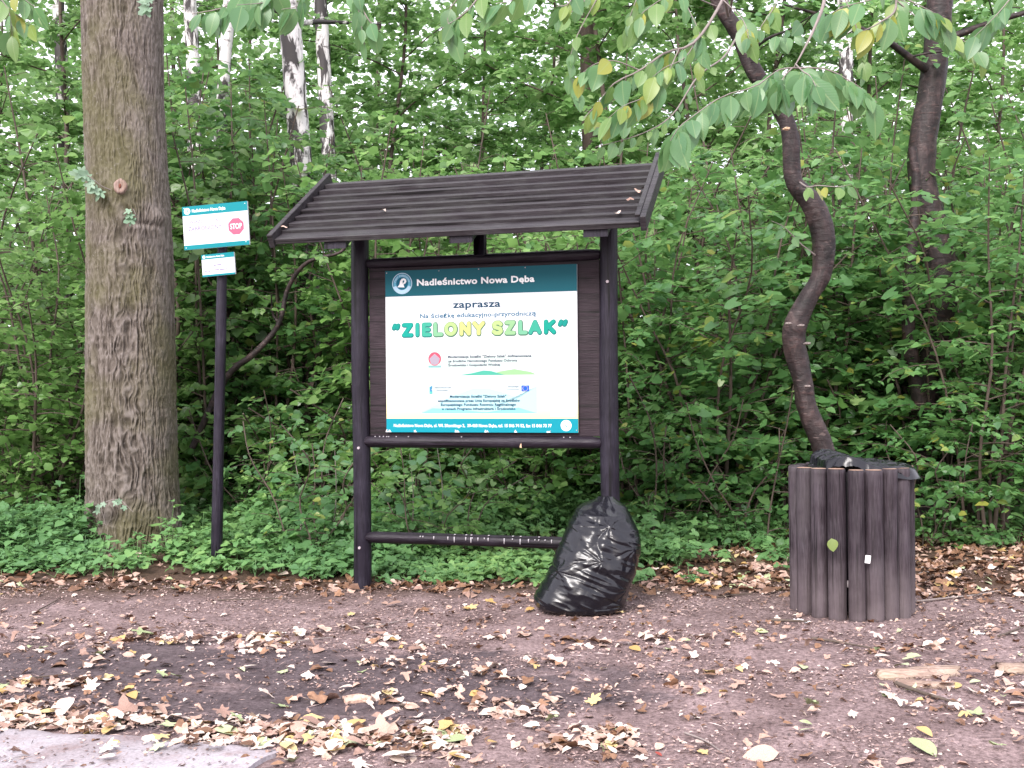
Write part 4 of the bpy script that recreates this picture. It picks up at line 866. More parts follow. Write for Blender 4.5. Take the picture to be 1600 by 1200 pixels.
# bird droppings and bare spots on the rails, bolts
DR = flat('dropping_white', (.34, .32, .34), .7)
mb = MB()
for px in (657, 661, 678, 700, 710, 728, 736, 738, 747, 757, 763, 788, 801, 813, 826, 836, 842, 852, 862):
    x_, z_ = kuv(px, 838 + (px - 562) * .032, .05); h_ = random.choice((.004, .006, .016, .030)); box(mb, (x_ - .003, -.0555, .356 - h_), (x_ + .003, -.046, .362)); 
    if random.random() < .4: box(mb, (x_ - .006, -.040, .3725), (x_ + .004, -.025, .3775))
tag(mb.obj('dropping', DR, K), kind='stuff'); mb = MB()
for px in (585, 592, 598, 603, 606, 618, 637, 720, 880, 890): x_, z_ = kuv(px, 688, .05); box(mb, (x_ - .003, -.040, 1.013), (x_ + .004, -.028, 1.019))
tag(mb.obj('dropping', DR, K), kind='stuff')
x_, z_ = kuv(814, 696, .05); mb = MB(); mb.add([[x_ - .008, -.056, z_ - .012], [x_ + .006, -.057, z_ - .016], [x_ + .004, -.058, z_ + .016], [x_ - .003, -.057, z_ + .006]], [[0, 1, 2, 3]]); mb.obj('bare_chip', M['bright_end'], K)
for xx, zq in ((0, .27), (0, .94), (WD, 2.0)):
    mb = MB(); tube(mb, [[xx + .005, -.056, zq], [xx + .005, -.066, zq]], [.011, .009], 8); mb.obj('bolt', M['galv'], K)
# dry bits lying on the roof
for px, py, mt in ((598, 334, 'dl_pale'), (1002, 306, 'dl_tan'), (990, 318, 'dl_tan'), (1006, 300, 'dl_brown'), (440, 360, 'dl_tan'), (962, 340, 'dl_pale')):
    r_ = ray(px, py); o = np.array([0, 0, CAM_H]) - KO; nn = KN * math.sin(sl_) + np.array([0, 0, math.cos(sl_)]); p0 = KN * D1 + np.array([0, 0, Z1]); t_ = np.dot(p0 - o, nn) / np.dot(r_, nn); q = o + r_ * t_ + nn * .028 + KO
    mb = MB(); leaves(mb, t_lobed(70 + px % 5, 3, .4, .5), [[0, 0, 0]], [[math.cos(px), math.sin(px), .1]], [nn], .045); o_ = mb.obj('roof_leaf', M[mt], None, loc=q)
    tag(o_, {598: 'pale curled leaf lying on the shelter roof, left of its middle', 1002: 'tan leaf bit on the roof beside the right barge board', 990: 'lower tan leaf bit on the roof near the right barge board', 1006: 'brown leaf bit on the roof, topmost by the right barge board', 440: 'tan leaf bit in the lower left roof corner', 962: 'small pale leaf near the lower right edge of the roof'}[px], 'leaf', 'dry leaves on the shelter roof')

# ------------------------------------------------------------------ pole with two notices
pb = G(337, 884); PY = pb[1]; ptop = P(349, 318, PY)
SP = empty('sign_pole', pb, 'thin dark round pole leaning slightly, carrying two small notices', 'pole')
mb = MB(); zz = np.linspace(0, 1, 50)[:, None]; path = -np.array([0, 0, .2]) * (1 - zz) + (ptop - pb) * zz; tube(mb, path, np.interp(zz[:, 0], [0, 1], [.044, .037]), 20, disp=logdisp(7, .003)); mb.obj('pole', M['stain'], SP)
def notice(name, quad, Y, label, lw):
    c4 = [P(a, b, Y) for a, b in quad]; w = (np.linalg.norm(c4[1] - c4[0]) + np.linalg.norm(c4[2] - c4[3])) / 2; h = (np.linalg.norm(c4[3] - c4[0]) + np.linalg.norm(c4[2] - c4[1])) / 2
    t = empty(name, c4[3], label, 'sign'); ang = math.atan2((c4[1] - c4[0])[2], (c4[1] - c4[0])[0]); t.rotation_euler = (0, -ang, math.radians(-10)); w = w / math.cos(math.radians(10))
    mb = MB(); box(mb, (0, -.002, 0), (w, .016, h), bev=.001); pan = mb.obj('sign_panel', M['sgnw'], t, smooth=False); return t, Sheet(pan, 0, w, h, 0, -.002), pan
M['sgnw'] = printmat('sign_white', (.66, .68, .72)); ST = printmat('sign_teal', (.0, .20, .235)); FD = printmat('faded_lilac_print', (.20, .16, .28)); FP = printmat('faded_pink_print', (.45, .33, .42))
t, s1, _ = notice('forest_notice', [(289.5, 324), (395, 317.5), (395, 385.5), (288.5, 391)], PY - .05, 'larger white and teal notice with a pink octagon reading STOP', 1)
s1.rect('sign_band', .0, 1, .0, .215, ST); s1.rect('sign_band', .0, 1, .90, 1.0, ST)
s1.disc('emblem', .075, .110, .048, WHT, 1, .038); s1.disc('emblem', .075, .110, .030, WHT, 1); s1.poly('emblem', [(.06, .14), (.075, .08), (.095, .09), (.085, .12)], ST, 2)
s1.text('sign_lettering', 'Nadleśnictwo Nowa Dęba', .150, .665, .145, .075, WHT, 1, .03)
s1.text('sign_lettering', 'WJAZD DO LASU', .10, .62, .400, .062, FD, 1, .012); s1.text('sign_lettering', 'ZABRONIONY', .075, .595, .570, .095, FD, 1, .014); 
for a in np.arange(.08, .64, .045): s1.rect('faded_line', a, a + random.uniform(.012, .036), .675, .690, FP, 1)
s1.poly('stop_octagon', [(.812 + .127 * math.cos(math.radians(22.5 + 45 * i)), .555 + .127 * s1.w / s1.h * math.sin(math.radians(22.5 + 45 * i))) for i in range(8)], printmat('faded_red', (.60, .10, .17)), 1)
s1.text('stop_lettering', 'STOP',    .724, .900, .612, .125, WHT, 3, .018)
for a, b in ((.03, .955), (.95, .93), (.03, .04), (.965, .05)): mb = MB(); p = s1.pt(a, b, 0); tube(mb, [[p[0], p[1], p[2]], [p[0], p[1] - .003, p[2]]], [.004, .003], 8); mb.obj('screw', M['white'], s1.p)
t, s2, _ = notice('small_notice', [(316.5, 399), (370, 395), (370, 430), (317, 433)], PY - .05, 'smaller white and teal notice fixed just below the stop notice', 1)
s2.rect('sign_band', .0, 1, .0, .22, ST); s2.rect('sign_band', .0, 1, .92, 1.0, ST); s2.disc('emblem', .08, .11, .045, WHT, 1); s2.text('sign_lettering', 'Nadleśnictwo Nowa Dęba', .155, .70, .15, .08, WHT, 1, .03)
for a0, a1, b_ in ((.36, .43, .5), (.45, .60, .49), (.08, .14, .73), (.18, .26, .74), (.38, .52, .71), (.54, .70, .71), (.73, .76, .7)): s2.rect('faded_line', a0, a1, b_, b_ + .045, FD, 1)

# ------------------------------------------------------------------ log bin
BC = np.array([float(P(1328, 600, 6.66)[0]), 6.66, 0]); BC[2] = -.022
BIN = empty('log_bin', BC, 'round litter bin built from upright brown logs', 'litter bin')
RB = .315; NP = 18; ztop = .878
angs = [-72, -51, -31, -11.5, 7, 25.5, 44, 65]; angs = angs + [85 + (288 - 85) / 10.0 * i - 0 for i in range(0, 10)]
for i, a in enumerate(angs):
    if a > 270: continue
    ar = math.radians(a); c = np.array([RB * math.sin(ar), -RB * math.cos(ar), 0]); rad = .0515 if i in (4, 2) else random.uniform(.0445, .049)
    zb = .012 + random.uniform(-.006, .008); 
    if i == 6: zb = -.03
    zt_ = ztop + random.uniform(-.003, .003); zz = np.concatenate([[zb, zb + .004], np.linspace(zb + .03, zt_ - .03, 24), [zt_ - .003, zt_]]); rr = np.full(28, rad); rr[0] *= .93; rr[-1] *= .94
    lean = np.array([random.uniform(-.004, .004), random.uniform(-.004, .004), 0]); mb = MB(); tube(mb, c + lean * zz[:, None] + np.array([0, 0, 1.0]) * zz[:, None], rr, 22, disp=logdisp(i, .0022)); lg = mb.obj('log', M['binw'], BIN)
    if -80 < a < 90:
        mb = MB(); th_ = np.linspace(0, 2 * np.pi, 14, endpoint=False); tp_ = c + lean * zt_ + [0, 0, zt_ + .002]; mb.add([tp_] + [tp_ + [rad * .9 * math.cos(q), rad * .9 * math.sin(q), 0] for q in th_], None, [[0, 1 + k, 1 + (k + 1) % 14] for k in range(14)]); mb.obj('cut_end', M['endgrain'], lg)
for z_ in (.2, .7):
    mb = MB(); th_ = np.linspace(0, 2 * np.pi, 40, endpoint=False); V = []
    for r_ in (RB - .052, RB - .060):
        for zq in (z_, z_ + .04): V.append(np.stack([r_ * np.cos(th_), r_ * np.sin(th_), np.full(40, zq)], 1))
    V = np.concatenate([V[0], V[1], V[3], V[2], V[0]]); mb.add(V, grid_q(5, 40, True)); mb.obj('inner_hoop', M['galv'], BIN)
mb = MB(); th_ = np.linspace(0, 2 * np.pi, 40, endpoint=False); V = [np.stack([r_ * np.cos(th_), r_ * np.sin(th_), np.full(40, zq)], 1) for r_, zq in ((.262, .86), (.265, .5), (.26, .06), (.01, .05))]; mb.add(np.concatenate(V), grid_q(4, 40, True)); mb.obj('inner_drum', M['plastic'], BIN)
# liner bag crumpled over the rim
nr, nth = 60, 160; rr = np.linspace(.02, 1, nr)[:, None]; th_ = np.linspace(0, 2 * np.pi, nth, endpoint=False)[None]
cxl = np.cos(th_); sn = np.sin(th_)                       # +x right, -y front
Rm = .275 + .115 * np.clip(cxl * 1.2 + .05, 0, 1) ** 1.5 + .02 * (fbm(th_ * 4, th_ * 0, 2, 3) - .5)
Rm = Rm + .02 * np.clip(-sn, 0, 1) * np.clip(cxl, 0, 1)
xx = rr * Rm * cxl; yy = rr * Rm * sn
fold = 1 - np.abs(2 * fbm(xx * 9 + yy * 4, yy * 22 - xx * 6, 3, 4) - .95) * 1.4
hz_ = .014 + .050 * np.exp(-((xx + .10) / .12) ** 2) + .020 * np.clip(yy + .1, 0, 1) / .4 + .040 * (fold - .6) * (1 - .3 * rr)
over = np.clip(rr * Rm - (RB + .01), 0, 1); hz_ = np.where(rr * Rm > RB - .02, np.minimum(hz_, .035 - .4 * np.clip(rr * Rm - RB + .02, 0, 1)), hz_)
hz_ = np.where((xx < -.20), hz_ * .5 - .02, hz_); hem = (rr > .97)
zz = ztop + hz_ - np.where(cxl > .15, .010 + .055 * np.clip((rr - .9) / .1, 0, 1), .05 * np.clip((rr - .9) / .1, 0, 1)) ; zz = np.maximum(zz, ztop - .07 + .01 * fold)
inside = (rr * Rm < RB - .06) ; zz = np.where(~inside & (cxl < .15), zz, zz)
mb = MB(); mb.add(np.stack([xx + 0 * zz, yy + 0 * zz, zz], -1).reshape(-1, 3), grid_q(nr, nth, True))
ln = mb.obj('bin_liner', M['plastic'], None, loc=BC); tag(ln, 'crumpled black plastic liner spilling over the rim of the log bin', 'bin liner')

# leaf and paper stuck on the logs, tissue and stick at the foot
def on_bin(px, py): p = P(px, py, 6.275); return p
p = on_bin(1299, 852); mb = MB(); leaves(mb, t_fine(5, 7, .42), [[0, 0, .04]], [[.12, -.15, -1]], [[0, -1, .1]], .075, r=.86); tag(mb.obj('stuck_leaf', M['cherry_leaf'], None, loc=p), 'yellow green leaf stuck between two logs of the bin', 'leaf')
p = on_bin(1356, 874); mb = MB(); box(mb, (-.015, -.002, -.022), (.015, .002, .022), M=Matrix.Rotation(.12, 4, 'Y'), bev=.0008); tag(mb.obj('paper_scrap', M['white'], None, loc=p, smooth=False), 'small white paper scrap stuck on a log of the bin', 'paper')
def crumple(name, px, py, size, label, cat, mat='white'):
    g = G(px, py); mb = MB(); nn_ = 14; u, v = np.meshgrid(np.linspace(-1, 1, nn_), np.linspace(-1, 1, nn_), indexing='ij'); z_ = .35 * np.abs(fbm(u * 2.5 + px, v * 2.5, 1, 3) - .45) * 3
    mb.add(np.stack([u * size * (1 - .2 * v * v), v * size * .6, np.clip(z_, .02, 1) * size * .9], -1).reshape(-1, 3), grid_q(nn_, nn_)); tag(mb.obj(name, M[mat], None, loc=(g[0], g[1], float(ground_z(g[0], g[1])) + .004)), label, cat)
crumple('tissue', 1246, 970, .035, 'crumpled white tissue at the left foot of the log bin', 'litter'); crumple('tissue', 1262, 973, .022, 'smaller white tissue bit touching the stick by the bin', 'litter'); crumple('tissue', 1531, 993, .028, 'bluish white tissue on the brown litter far right of the bin', 'litter')

# ------------------------------------------------------------------ black rubbish sack
random.seed(4); RS.seed(4)
BY = 6.72; tab = np.array([[786, 940, 962], [792, 926, 971], [800, 908, 981], [815, 898, 989], [832, 889, 996], [850, 882, 1000], [870, 873, 1000], [890, 865, 996], [910, 856, 989], [928, 846, 982], [940, 837, 978], [948, 836, 975], [956, 842, 972], [962, 862, 962]])
bagb = np.array([float(P(905, 950, BY)[0]), BY, 0]); bagb[2] = float(ground_z(bagb[0], BY))
nb_, nq = 230, 360; py_ = np.linspace(784.5, 962, nb_); L_ = np.interp(py_, tab[:, 0], tab[:, 1]); R_ = np.interp(py_, tab[:, 0], tab[:, 2])
def smooth(a, k=9): return np.convolve(np.pad(a, k // 2, mode='edge'), np.ones(k) / k, 'valid')
L_, R_ = smooth(L_), smooth(R_); cX_ = (L_ + R_) / 2; hW = (R_ - L_) / 2
zc = (np.linspace(1, 0, nb_)) * .665; hw_ = hW / FPX * 6.72 * 1.03; cx_ = (cX_ - 905) / FPX * 6.64
dp = np.interp(np.linspace(0, 1, nb_), [0, .04, .15, .5, .8, .95, 1], [.02, .07, .15, .23, .25, .235, .20]); cy_ = np.interp(np.linspace(0, 1, nb_), [0, .3, 1], [.12, .04, .0])
th_ = np.linspace(0, 2 * np.pi, nq, endpoint=False); TQ, IQ = np.meshgrid(th_, np.arange(nb_)); ex = 2.5
cs_, sn_ = np.cos(TQ), np.sin(TQ); rad = (np.abs(cs_) ** ex + np.abs(sn_) ** ex) ** (-1 / ex)
bx = hw_[:, None] * rad * cs_; by = dp[:, None] * rad * sn_; Zg = np.repeat(zc[:, None], nq, 1)
# surface pixel estimate for pleats
spx = cX_[:, None] + hW[:, None] * rad * cs_; spy = np.repeat(py_[:, None], nq, 1); front = np.clip(-sn_ * 3, 0, 1)
disp = np.zeros_like(bx)
def star(cx0, cy0, n_, R, amp, a0, a1, ph=0, pull=0):
    dx, dy = spx - cx0, spy - cy0; r_ = np.hypot(dx, dy) + .01; a = np.arctan2(dy, dx); w = np.exp(-(r_ / R) ** 1.4) * np.clip(r_ / 5, 0, 1)
    mid, half = (a0 + a1) / 2, (a1 - a0) / 2; da = np.abs((a - mid + np.pi) % (2 * np.pi) - np.pi); win = np.clip((half - da) / .25 + .5, 0, 1)
    s = np.abs(np.sin(n_ * a + ph + 1.5 * (vn(spx * .03, spy * .03, 3) - .5) + .6 * np.sin(r_ * .05)))
    return amp * (s ** .8 - .6) * w * win + pull * np.exp(-(r_ / 7) ** 2)
disp += star(950, 826, 3.6, 75, .013, 1.6, 4.6, .3, .022) + star(950, 826, 3.0, 55, .010, -1.2, 1.6, 1.0)
disp += star(876, 892, 3.5, 55, .011, -3.2, 3.2, .8, .028) + star(937, 878, 4.2, 70, .009, 1.2, 4.9, .1, .004)
disp += star(975, 925, 4.5, 80, .011, 2.2, 4.2, .6, 0) + star(968, 950, 5, 60, .010, 2.5, 4.0, 0) + star(900, 800, 5, 50, .009, -.4, 1.3) + star(985, 862, 4, 60, .014, 1.2, 4.2, .5, .012)
u1 = spx * .045 + spy * .020; v1 = -spx * .020 + spy * .045
disp += .050 * (fbm(u1 * .8, v1 * .8, 1, 2) - .37) + .016 * (1 - np.abs(2 * vn(u1 * .6 + 3, v1 * 2.4, 4) - 1) - .5) + .003 * (1 - np.abs(2 * vn(u1 * 2.0, v1 * 1.1 + 9, 5) - 1) - .5)
disp += .0015 * (1 - np.abs(2 * vn(u1 * 2, v1 * 4, 6) - 1) - .5)
gather = np.exp(-(zc[:, None] - .665) ** 2 / .02 * 1.0); disp += gather * .010 * (fbm(TQ * 3.5, IQ * .01, 3, 3) - .4) * 2
nx = cs_ * rad; ny = sn_ * rad; tot = np.clip((IQ / nb_) * 12, 0.12, 1)
edgef = .35 + .65 * np.abs(sn_) ** .7
disp = .8 * disp; bx = bx + nx * disp * edgef * tot; by = by + ny * disp * edgef * tot + cy_[:, None]; bz = Zg + .004 * (fbm(TQ * 3, IQ * .05, 2, 3) - .5)
bz = np.where(IQ > nb_ * .93, np.maximum(bz, .008 + 0 * bz), bz)
bx = bx + cx_[:, None]
mb = MB(); Vb = np.stack([bx, by, bz], -1); mb.add(Vb.reshape(-1, 3), grid_q(nb_, nq, True)[:, ::-1])
for e in (0, nb_ - 1):
    c = Vb[e].mean(0); mb.add(np.vstack([c[None], Vb[e]]), None, [[0, 1 + k, 1 + (k + 1) % nq] for k in range(nq)])
SACK = empty('rubbish_sack', bagb, 'full glossy black rubbish sack leaning on the shelter right post', 'rubbish bag')
mb.obj('sack_body', M['plastic'], SACK)

# ------------------------------------------------------------------ twisted tree with overhanging branches
random.seed(6); RS.seed(6)
CY = 7.25
tp_ = [(1308, 868), (1302, 800), (1290, 715), (1263, 642), (1253, 588), (1240, 522), (1262, 468), (1284, 425), (1286, 366), (1268, 318), (1240, 282), (1235, 215), (1220, 172), (1178, 112), (1155, 55), (1128, 12), (1100, -60), (1080, -160)]
wpx = [37, 35, 33, 32, 32, 36, 31, 32, 35, 34, 29, 27, 26, 25, 26, 24, 23, 22]
pts3 = np.array([list(P(a, b, CY + .05 * i / 5)) + [w / 2 / FPX * CY] for i, ((a, b), w) in enumerate(zip(tp_, wpx))])
CB = np.array([pts3[0][0], CY, float(ground_z(pts3[0][0], CY))]); pts3[0][2] = -.2; sp_ = spline(pts3, 420)
CT = empty('cherry_tree', CB, 'twisted dark trunk behind the log bin with drooping leafy branches', 'tree')
def cdisp(th, s): T, Sg = np.meshgrid(th, s); return .012 * (fbm(np.cos(T) * 1.5 + 5, Sg * 4, 2, 4) - .45) * 2 + .012 * (fbm(np.cos(T) * 3 + 5, np.sin(T) * 3 + Sg * 9, 3, 3) - .45) + .0006 * np.sin(Sg * 130 + 3 * vn(np.cos(T) * 2 + 4, Sg * 2, 1)) * vn(np.cos(T) * 3 + 7, Sg * 5, 3)
mb = MB(); tube(mb, sp_[:, :3] - CB, sp_[:, 3], 26, disp=cdisp, r=.45); mb.obj('trunk', M['cherry'], CT)
for px, py in ((1230, 200), (1253, 508), (1262, 536), (1262, 603), (1232, 505)):
    mb = MB(); c = P(px, py, CY - .09) - CB; disc_ring(mb, c, [random.uniform(-.3, .3), -1, .2], [(.024, -.02), (.020, .001), (.013, .003), (.004, .0)], 14, .35); mb.obj('branch_scar', M['twig'] if py != 200 else M['bright_end'], CT)
FINE = [[t_fine(100 + i, 7, .27 + .02 * (i % 4)).__class__ for i in range(0)]]
def leafmesh(seed, wd): V, Q, T = t_fine(seed, 8, wd); mb = MB(); return V, Q
LM = []
for i in range(10):
    for rv in (.1, .3, .5, .66, .8, .95):
        mb = MB(); V, Q, T = t_fine(200 + i, 8, .24 + .012 * i); mb.add(V, Q, None, 0, rv); LM.append((rv, mb.mesh('leaf', M['cherry_leaf'])))
def hang_leaf(parent, origin, o, d, nrm, size, tone):
    c = [m for m in LM if abs(m[0] - tone) < .13] or LM; me = random.choice(c)[1]; X_ = Vector(norm(d)); N_ = Vector(nrm); N_ = (N_ - X_ * N_.dot(X_)).normalized(); Y_ = N_.cross(X_)
    ob = link('leaf', me, parent); ob.matrix_local = Matrix(((X_.x * size, Y_.x * size, N_.x * size, o[0]), (X_.y * size, Y_.y * size, N_.y * size, o[1]), (X_.z * size, Y_.z * size, N_.z * size, o[2]), (0, 0, 0, 1))); return ob
def branch(parent, org, pts, r0, n, size, tones, hang=.8, f0=.15, subs=(), name='branch', mat='twig'):
    """pts: (px, py, Y) along the branch; subs: side twigs each with its own points and leaf number"""
    q = spline([P(*p) - org for p in pts], 24); mb = MB(); tube(mb, q, np.linspace(r0, .0018, 24), 8, rough=.15, caps=False)
    twigs = [(q, n)]
    for sp, k in subs:
        w = spline([P(*p) - org for p in sp], 14); tube(mb, w, np.linspace(.0032, .0012, 14), 6, caps=False); twigs.append((w, k))
    br = mb.obj(name, M[mat], parent)
    for w, k in twigs:
        m_ = len(w)
        for i in range(k):
            f = f0 + (1 - f0) * (i + .5) / k; a = int(f * (m_ - 1)); p = w[a]; tg = norm(w[min(a + 1, m_ - 1)] - w[max(a - 1, 0)]); sd = norm(np.cross(tg, [0, 0, 1])) * (1 if i % 2 else -1)
            d = tg * .45 + sd * random.uniform(.1, .6) + np.array([random.uniform(-.15, .15), random.uniform(-.15, .15), -hang * random.uniform(.6, 1.3)])
            nr_ = np.array([random.uniform(-1.1, 1.1), -1, random.uniform(-.1, .7)]); hang_leaf(br, org, p + norm(d) * .012, d, nr_, size * random.uniform(.55, 1.15), random.choice(tones))
    return br
GR = [.1, .1, .3, .3, .5]; YG = [.1, .3, .5, .5, .66, .66, .8, .95]
branch(CT, CB, [(1100, -150, 7.3), (1240, -160, 6.3), (1290, -60, 5.0), (1288, 0, 4.4), (1272, 45, 4.3), (1252, 85, 4.25), (1240, 106, 4.25)], .012, 0, .130, GR, subs=(
    ([(1240, 106, 4.25), (1215, 110, 4.2), (1180, 135, 4.1), (1130, 150, 4.0), (1085, 180, 3.95), (1060, 200, 3.9), (1045, 225, 3.9)], 34),
    ([(1243, 100, 4.25), (1255, 112, 4.1), (1265, 118, 4.05), (1275, 135, 4.0)], 13), ([(1238, 106, 4.25), (1225, 120, 4.15), (1215, 140, 4.1)], 12),
    ([(1240, 106, 4.25), (1290, 108, 4.3), (1325, 125, 4.3), (1345, 138, 4.3), (1370, 160, 4.3)], 15)))
branch(CT, CB, [(1138, 25, 7.3), (1120, -60, 6.6), (1140, -30, 5.8), (1112, 30, 5.5), (1080, 70, 5.35), (1040, 82, 5.3), (1000, 110, 5.25), (960, 130, 5.2), (935, 160, 5.2), (912, 185, 5.2)], .010, 20, .125, YG, f0=.35, subs=(
    ([(1090, 60, 5.4), (1070, 90, 5.3), (1040, 105, 5.2), (1020, 120, 5.2)], 9), ([(1060, 78, 5.3), (1040, 120, 5.2), (1010, 150, 5.2), (975, 165, 5.1), (950, 185, 5.1)], 14),
    ([(1120, 10, 5.6), (1060, -10, 5.3), (1010, 15, 5.2), (990, 40, 5.2)], 12), ([(1130, 0, 5.6), (1160, 30, 5.3), (1170, 60, 5.2)], 8), ([(1000, 110, 5.25), (960, 95, 5.2), (930, 100, 5.2), (905, 118, 5.2)], 8)), mat='twig')
branch(CT, CB, [(1172, 80, 7.3), (1200, 60, 6.9), (1235, 45, 6.6), (1290, 10, 6.2)], .014, 8, .12, GR, f0=.4, subs=(([(1172, 90, 7.3), (1210, 62, 6.9), (1260, 50, 6.7), (1330, 20, 6.5)], 8),), mat='cherry')
branch(CT, CB, [(1250, 285, 7.2), (1262, 292, 7.0), (1280, 290, 6.9), (1310, 292, 6.8), (1330, 288, 6.7)], .006, 7, .09, [.5, .66, .8, .95], mat='twig')
branch(CT, CB, [(1275, 400, 7.3), (1250, 380, 7.2), (1225, 355, 7.1), (1205, 345, 7.0)], .006, 6, .08, GR + [.8])
branch(CT, CB, [(1160, -140, 7.3), (1300, -120, 6.0), (1380, -50, 5.0), (1400, 10, 4.9), (1375, 35, 4.8), (1345, 50, 4.8)], .01, 10, .13, [.1, .3, .5, .8, .95], f0=.5, subs=(([(1400, -10, 4.9), (1440, 10, 4.8), (1480, 30, 4.8)], 10), ([(1390, -10, 4.9), (1360, 0, 4.8), (1320, 10, 4.8), (1300, 20, 4.8)], 10)))
branch(CT, CB, [(1140, 20, 7.3), (1160, -60, 6.6), (1230, -60, 5.9), (1330, -30, 5.6), (1420, 5, 5.5)], .009, 8, .105, [.3, .5, .66, .8], f0=.4, subs=(([(1230, -50, 5.8), (1215, 0, 5.7), (1190, 40, 5.6), (1165, 75, 5.6)], 11), ([(1300, -40, 5.7), (1330, 20, 5.6), (1345, 70, 5.6), (1350, 110, 5.6)], 10), ([(1400, 0, 5.5), (1450, 40, 5.5), (1500, 60, 5.5), (1545, 95, 5.5)], 12)))
branch(CT, CB, [(1120, -20, 7.2), (1060, -60, 6.4), (1000, -40, 5.9), (930, -10, 5.8), (880, 30, 5.8)], .009, 9, .10, [.3, .5, .5, .66, .66, .8], f0=.35, subs=(([(1010, -40, 5.9), (990, 10, 5.8), (975, 55, 5.8)], 10), ([(1060, -50, 6.2), (1070, 0, 6.0), (1095, 60, 5.9), (1090, 120, 5.9)], 12), ([(940, -15, 5.8), (900, 60, 5.8), (890, 110, 5.8), (905, 150, 5.8)], 12)))
branch(CT, CB, [(1150, 60, 7.3), (1130, 90, 7.0), (1090, 120, 6.6), (1050, 180, 6.4), (1000, 210, 6.3), (930, 230, 6.2)], .007, 16, .10, [.3, .5, .66], f0=.3, subs=(([(1050, 180, 6.4), (1010, 160, 6.3), (970, 190, 6.2), (930, 200, 6.2)], 9),))
def over(px0, px1, py, Y, n, size, tones, label, sub=()):
    o = P((px0 + px1) / 2, -60, Y); t = empty('overhanging_branch', o, label, 'branch', 'leafy branches hanging in from above')
    branch(t, o, [(px0, -70, Y + .3), ((px0 * 2 + px1) / 3, -45, Y + .1), ((px0 + px1 * 2) / 3, py * .3, Y), (px1, py, Y)], .006, n, size, tones, subs=sub, name='twig')
over(480, 300, 22, 5.0, 16, .12, GR, 'leafy branch hanging in at the top just right of the thick trunk', (([(430, -40, 5), (420, 0, 5), (370, 8, 4.9)], 9), ([(480, -40, 5), (470, 5, 5), (440, 15, 5)], 8)))
over(520, 590, 50, 5.1, 9, .11, GR, 'small leafy spray hanging in at the top between patched birch and roof', (([(560, -40, 5.1), (560, 10, 5.1), (570, 70, 5.1)], 7),))
over(820, 690, 45, 5.0, 10, .12, [.1, .3, .5, .66], 'leafy spray hanging in above the middle of the roof', (([(740, -30, 5), (700, 20, 5), (710, 55, 5)], 8), ([(850, -30, 5), (800, 0, 5), (775, 5, 5)], 6)))
over(930, 870, 10, 5.2, 9, .11, [.1, .3, .66, .8], 'leafy spray at the top edge above the roof right half')
over(-60, 50, 40, 5.6, 16, .13, [.3, .5, .66, .8, .95], 'yellowing leafy branch in the top left corner', (([(-30, -30, 5.6), (10, 10, 5.5), (20, 60, 5.5)], 10), ([(0, -40, 5.6), (40, 0, 5.6), (70, 20, 5.6)], 8)))
over(1620, 1540, 40, 5.2, 12, .12, GR, 'green leafy branch hanging in at the top right corner', (([(1600, -30, 5.2), (1560, 20, 5.1), (1520, 60, 5.1)], 9),))

# ------------------------------------------------------------------ fallen leaves, twigs, litter
random.seed(12); RS.seed(12)
DLM = {}
for key in ('tan', 'pale', 'yellow', 'brown', 'green', 'red'):
    DLM[key] = []
    for i in range(7):
        tpl = t_lobed(300 + i * 7 + len(key), 5 if i % 3 else 7, .42, .42) if i < 5 else t_fine(400 + i, 7, .36)
        mb = MB(); V, Q, T = tpl; V = V - [.4, 0, V[:, 2].min()]; mb.add(V, Q if len(Q) else None, T if len(T) else None, 0, .3); DLM[key].append((mb.mesh('fallen_leaf', M['dl_' + key], smooth=True), V[:, 2].max()))
DESC = {'tan': 'tan curled', 'pale': 'pale cream', 'yellow': 'yellow', 'brown': 'dull brown', 'green': 'pale green', 'red': 'small red'}
def zone(px, py):
    side = 'left' if px < 520 else 'middle' if px < 1060 else 'right'
    if py > 1105 and px < 720: return 'drifted along the concrete edge' if py < 1160 or px > 445 else 'lying on the pale concrete', side
    if px < 820 and py > 985: return 'on the dark soil patch', side
    if py < 985: return 'on the dirt near the green plants' if px < 1180 else 'on the dirt beside the log bin', side
    return 'on the open brown dirt', side
FL = []
def fallen(px, py, key, size, label=None, rx=None, variant=None):
    g = G(px, py); me, zm = random.choice(DLM[key]) if variant is None else DLM[key][variant]; on = (g[1] < eline(g[0])) and g[0] < e1[0]
    o = link('fallen_leaf', me, None, (g[0], g[1], (.026 if on else float(ground_z(g[0], g[1])) + .006)))
    o.rotation_euler = (random.gauss(0, .13), random.gauss(0, .13), random.uniform(0, 6.28)) if rx is None else rx; o.scale = (size, size * random.uniform(.8, 1.1), size * random.uniform(.45, 1.25))
    shp = 'oval' if len(me.vertices) == 21 else 'lobed'; big = 'large' if size > .095 else 'small' if size < .072 else 'medium'
    zn = zone(px, py); FL.append((o, px, label is None)); tag(o, label or '%s %s %s fallen leaf %s' % (big, DESC[key], shp, zn[0]) or '%s fallen leaf %s, %s of the picture' % (DESC[key], zn[0], zn[1] + (' part' if zn[1] == 'middle' else ' side')), 'leaf', 'fallen leaves, %s, %s %s' % (DESC[key], zn[0], zn[1])); return o
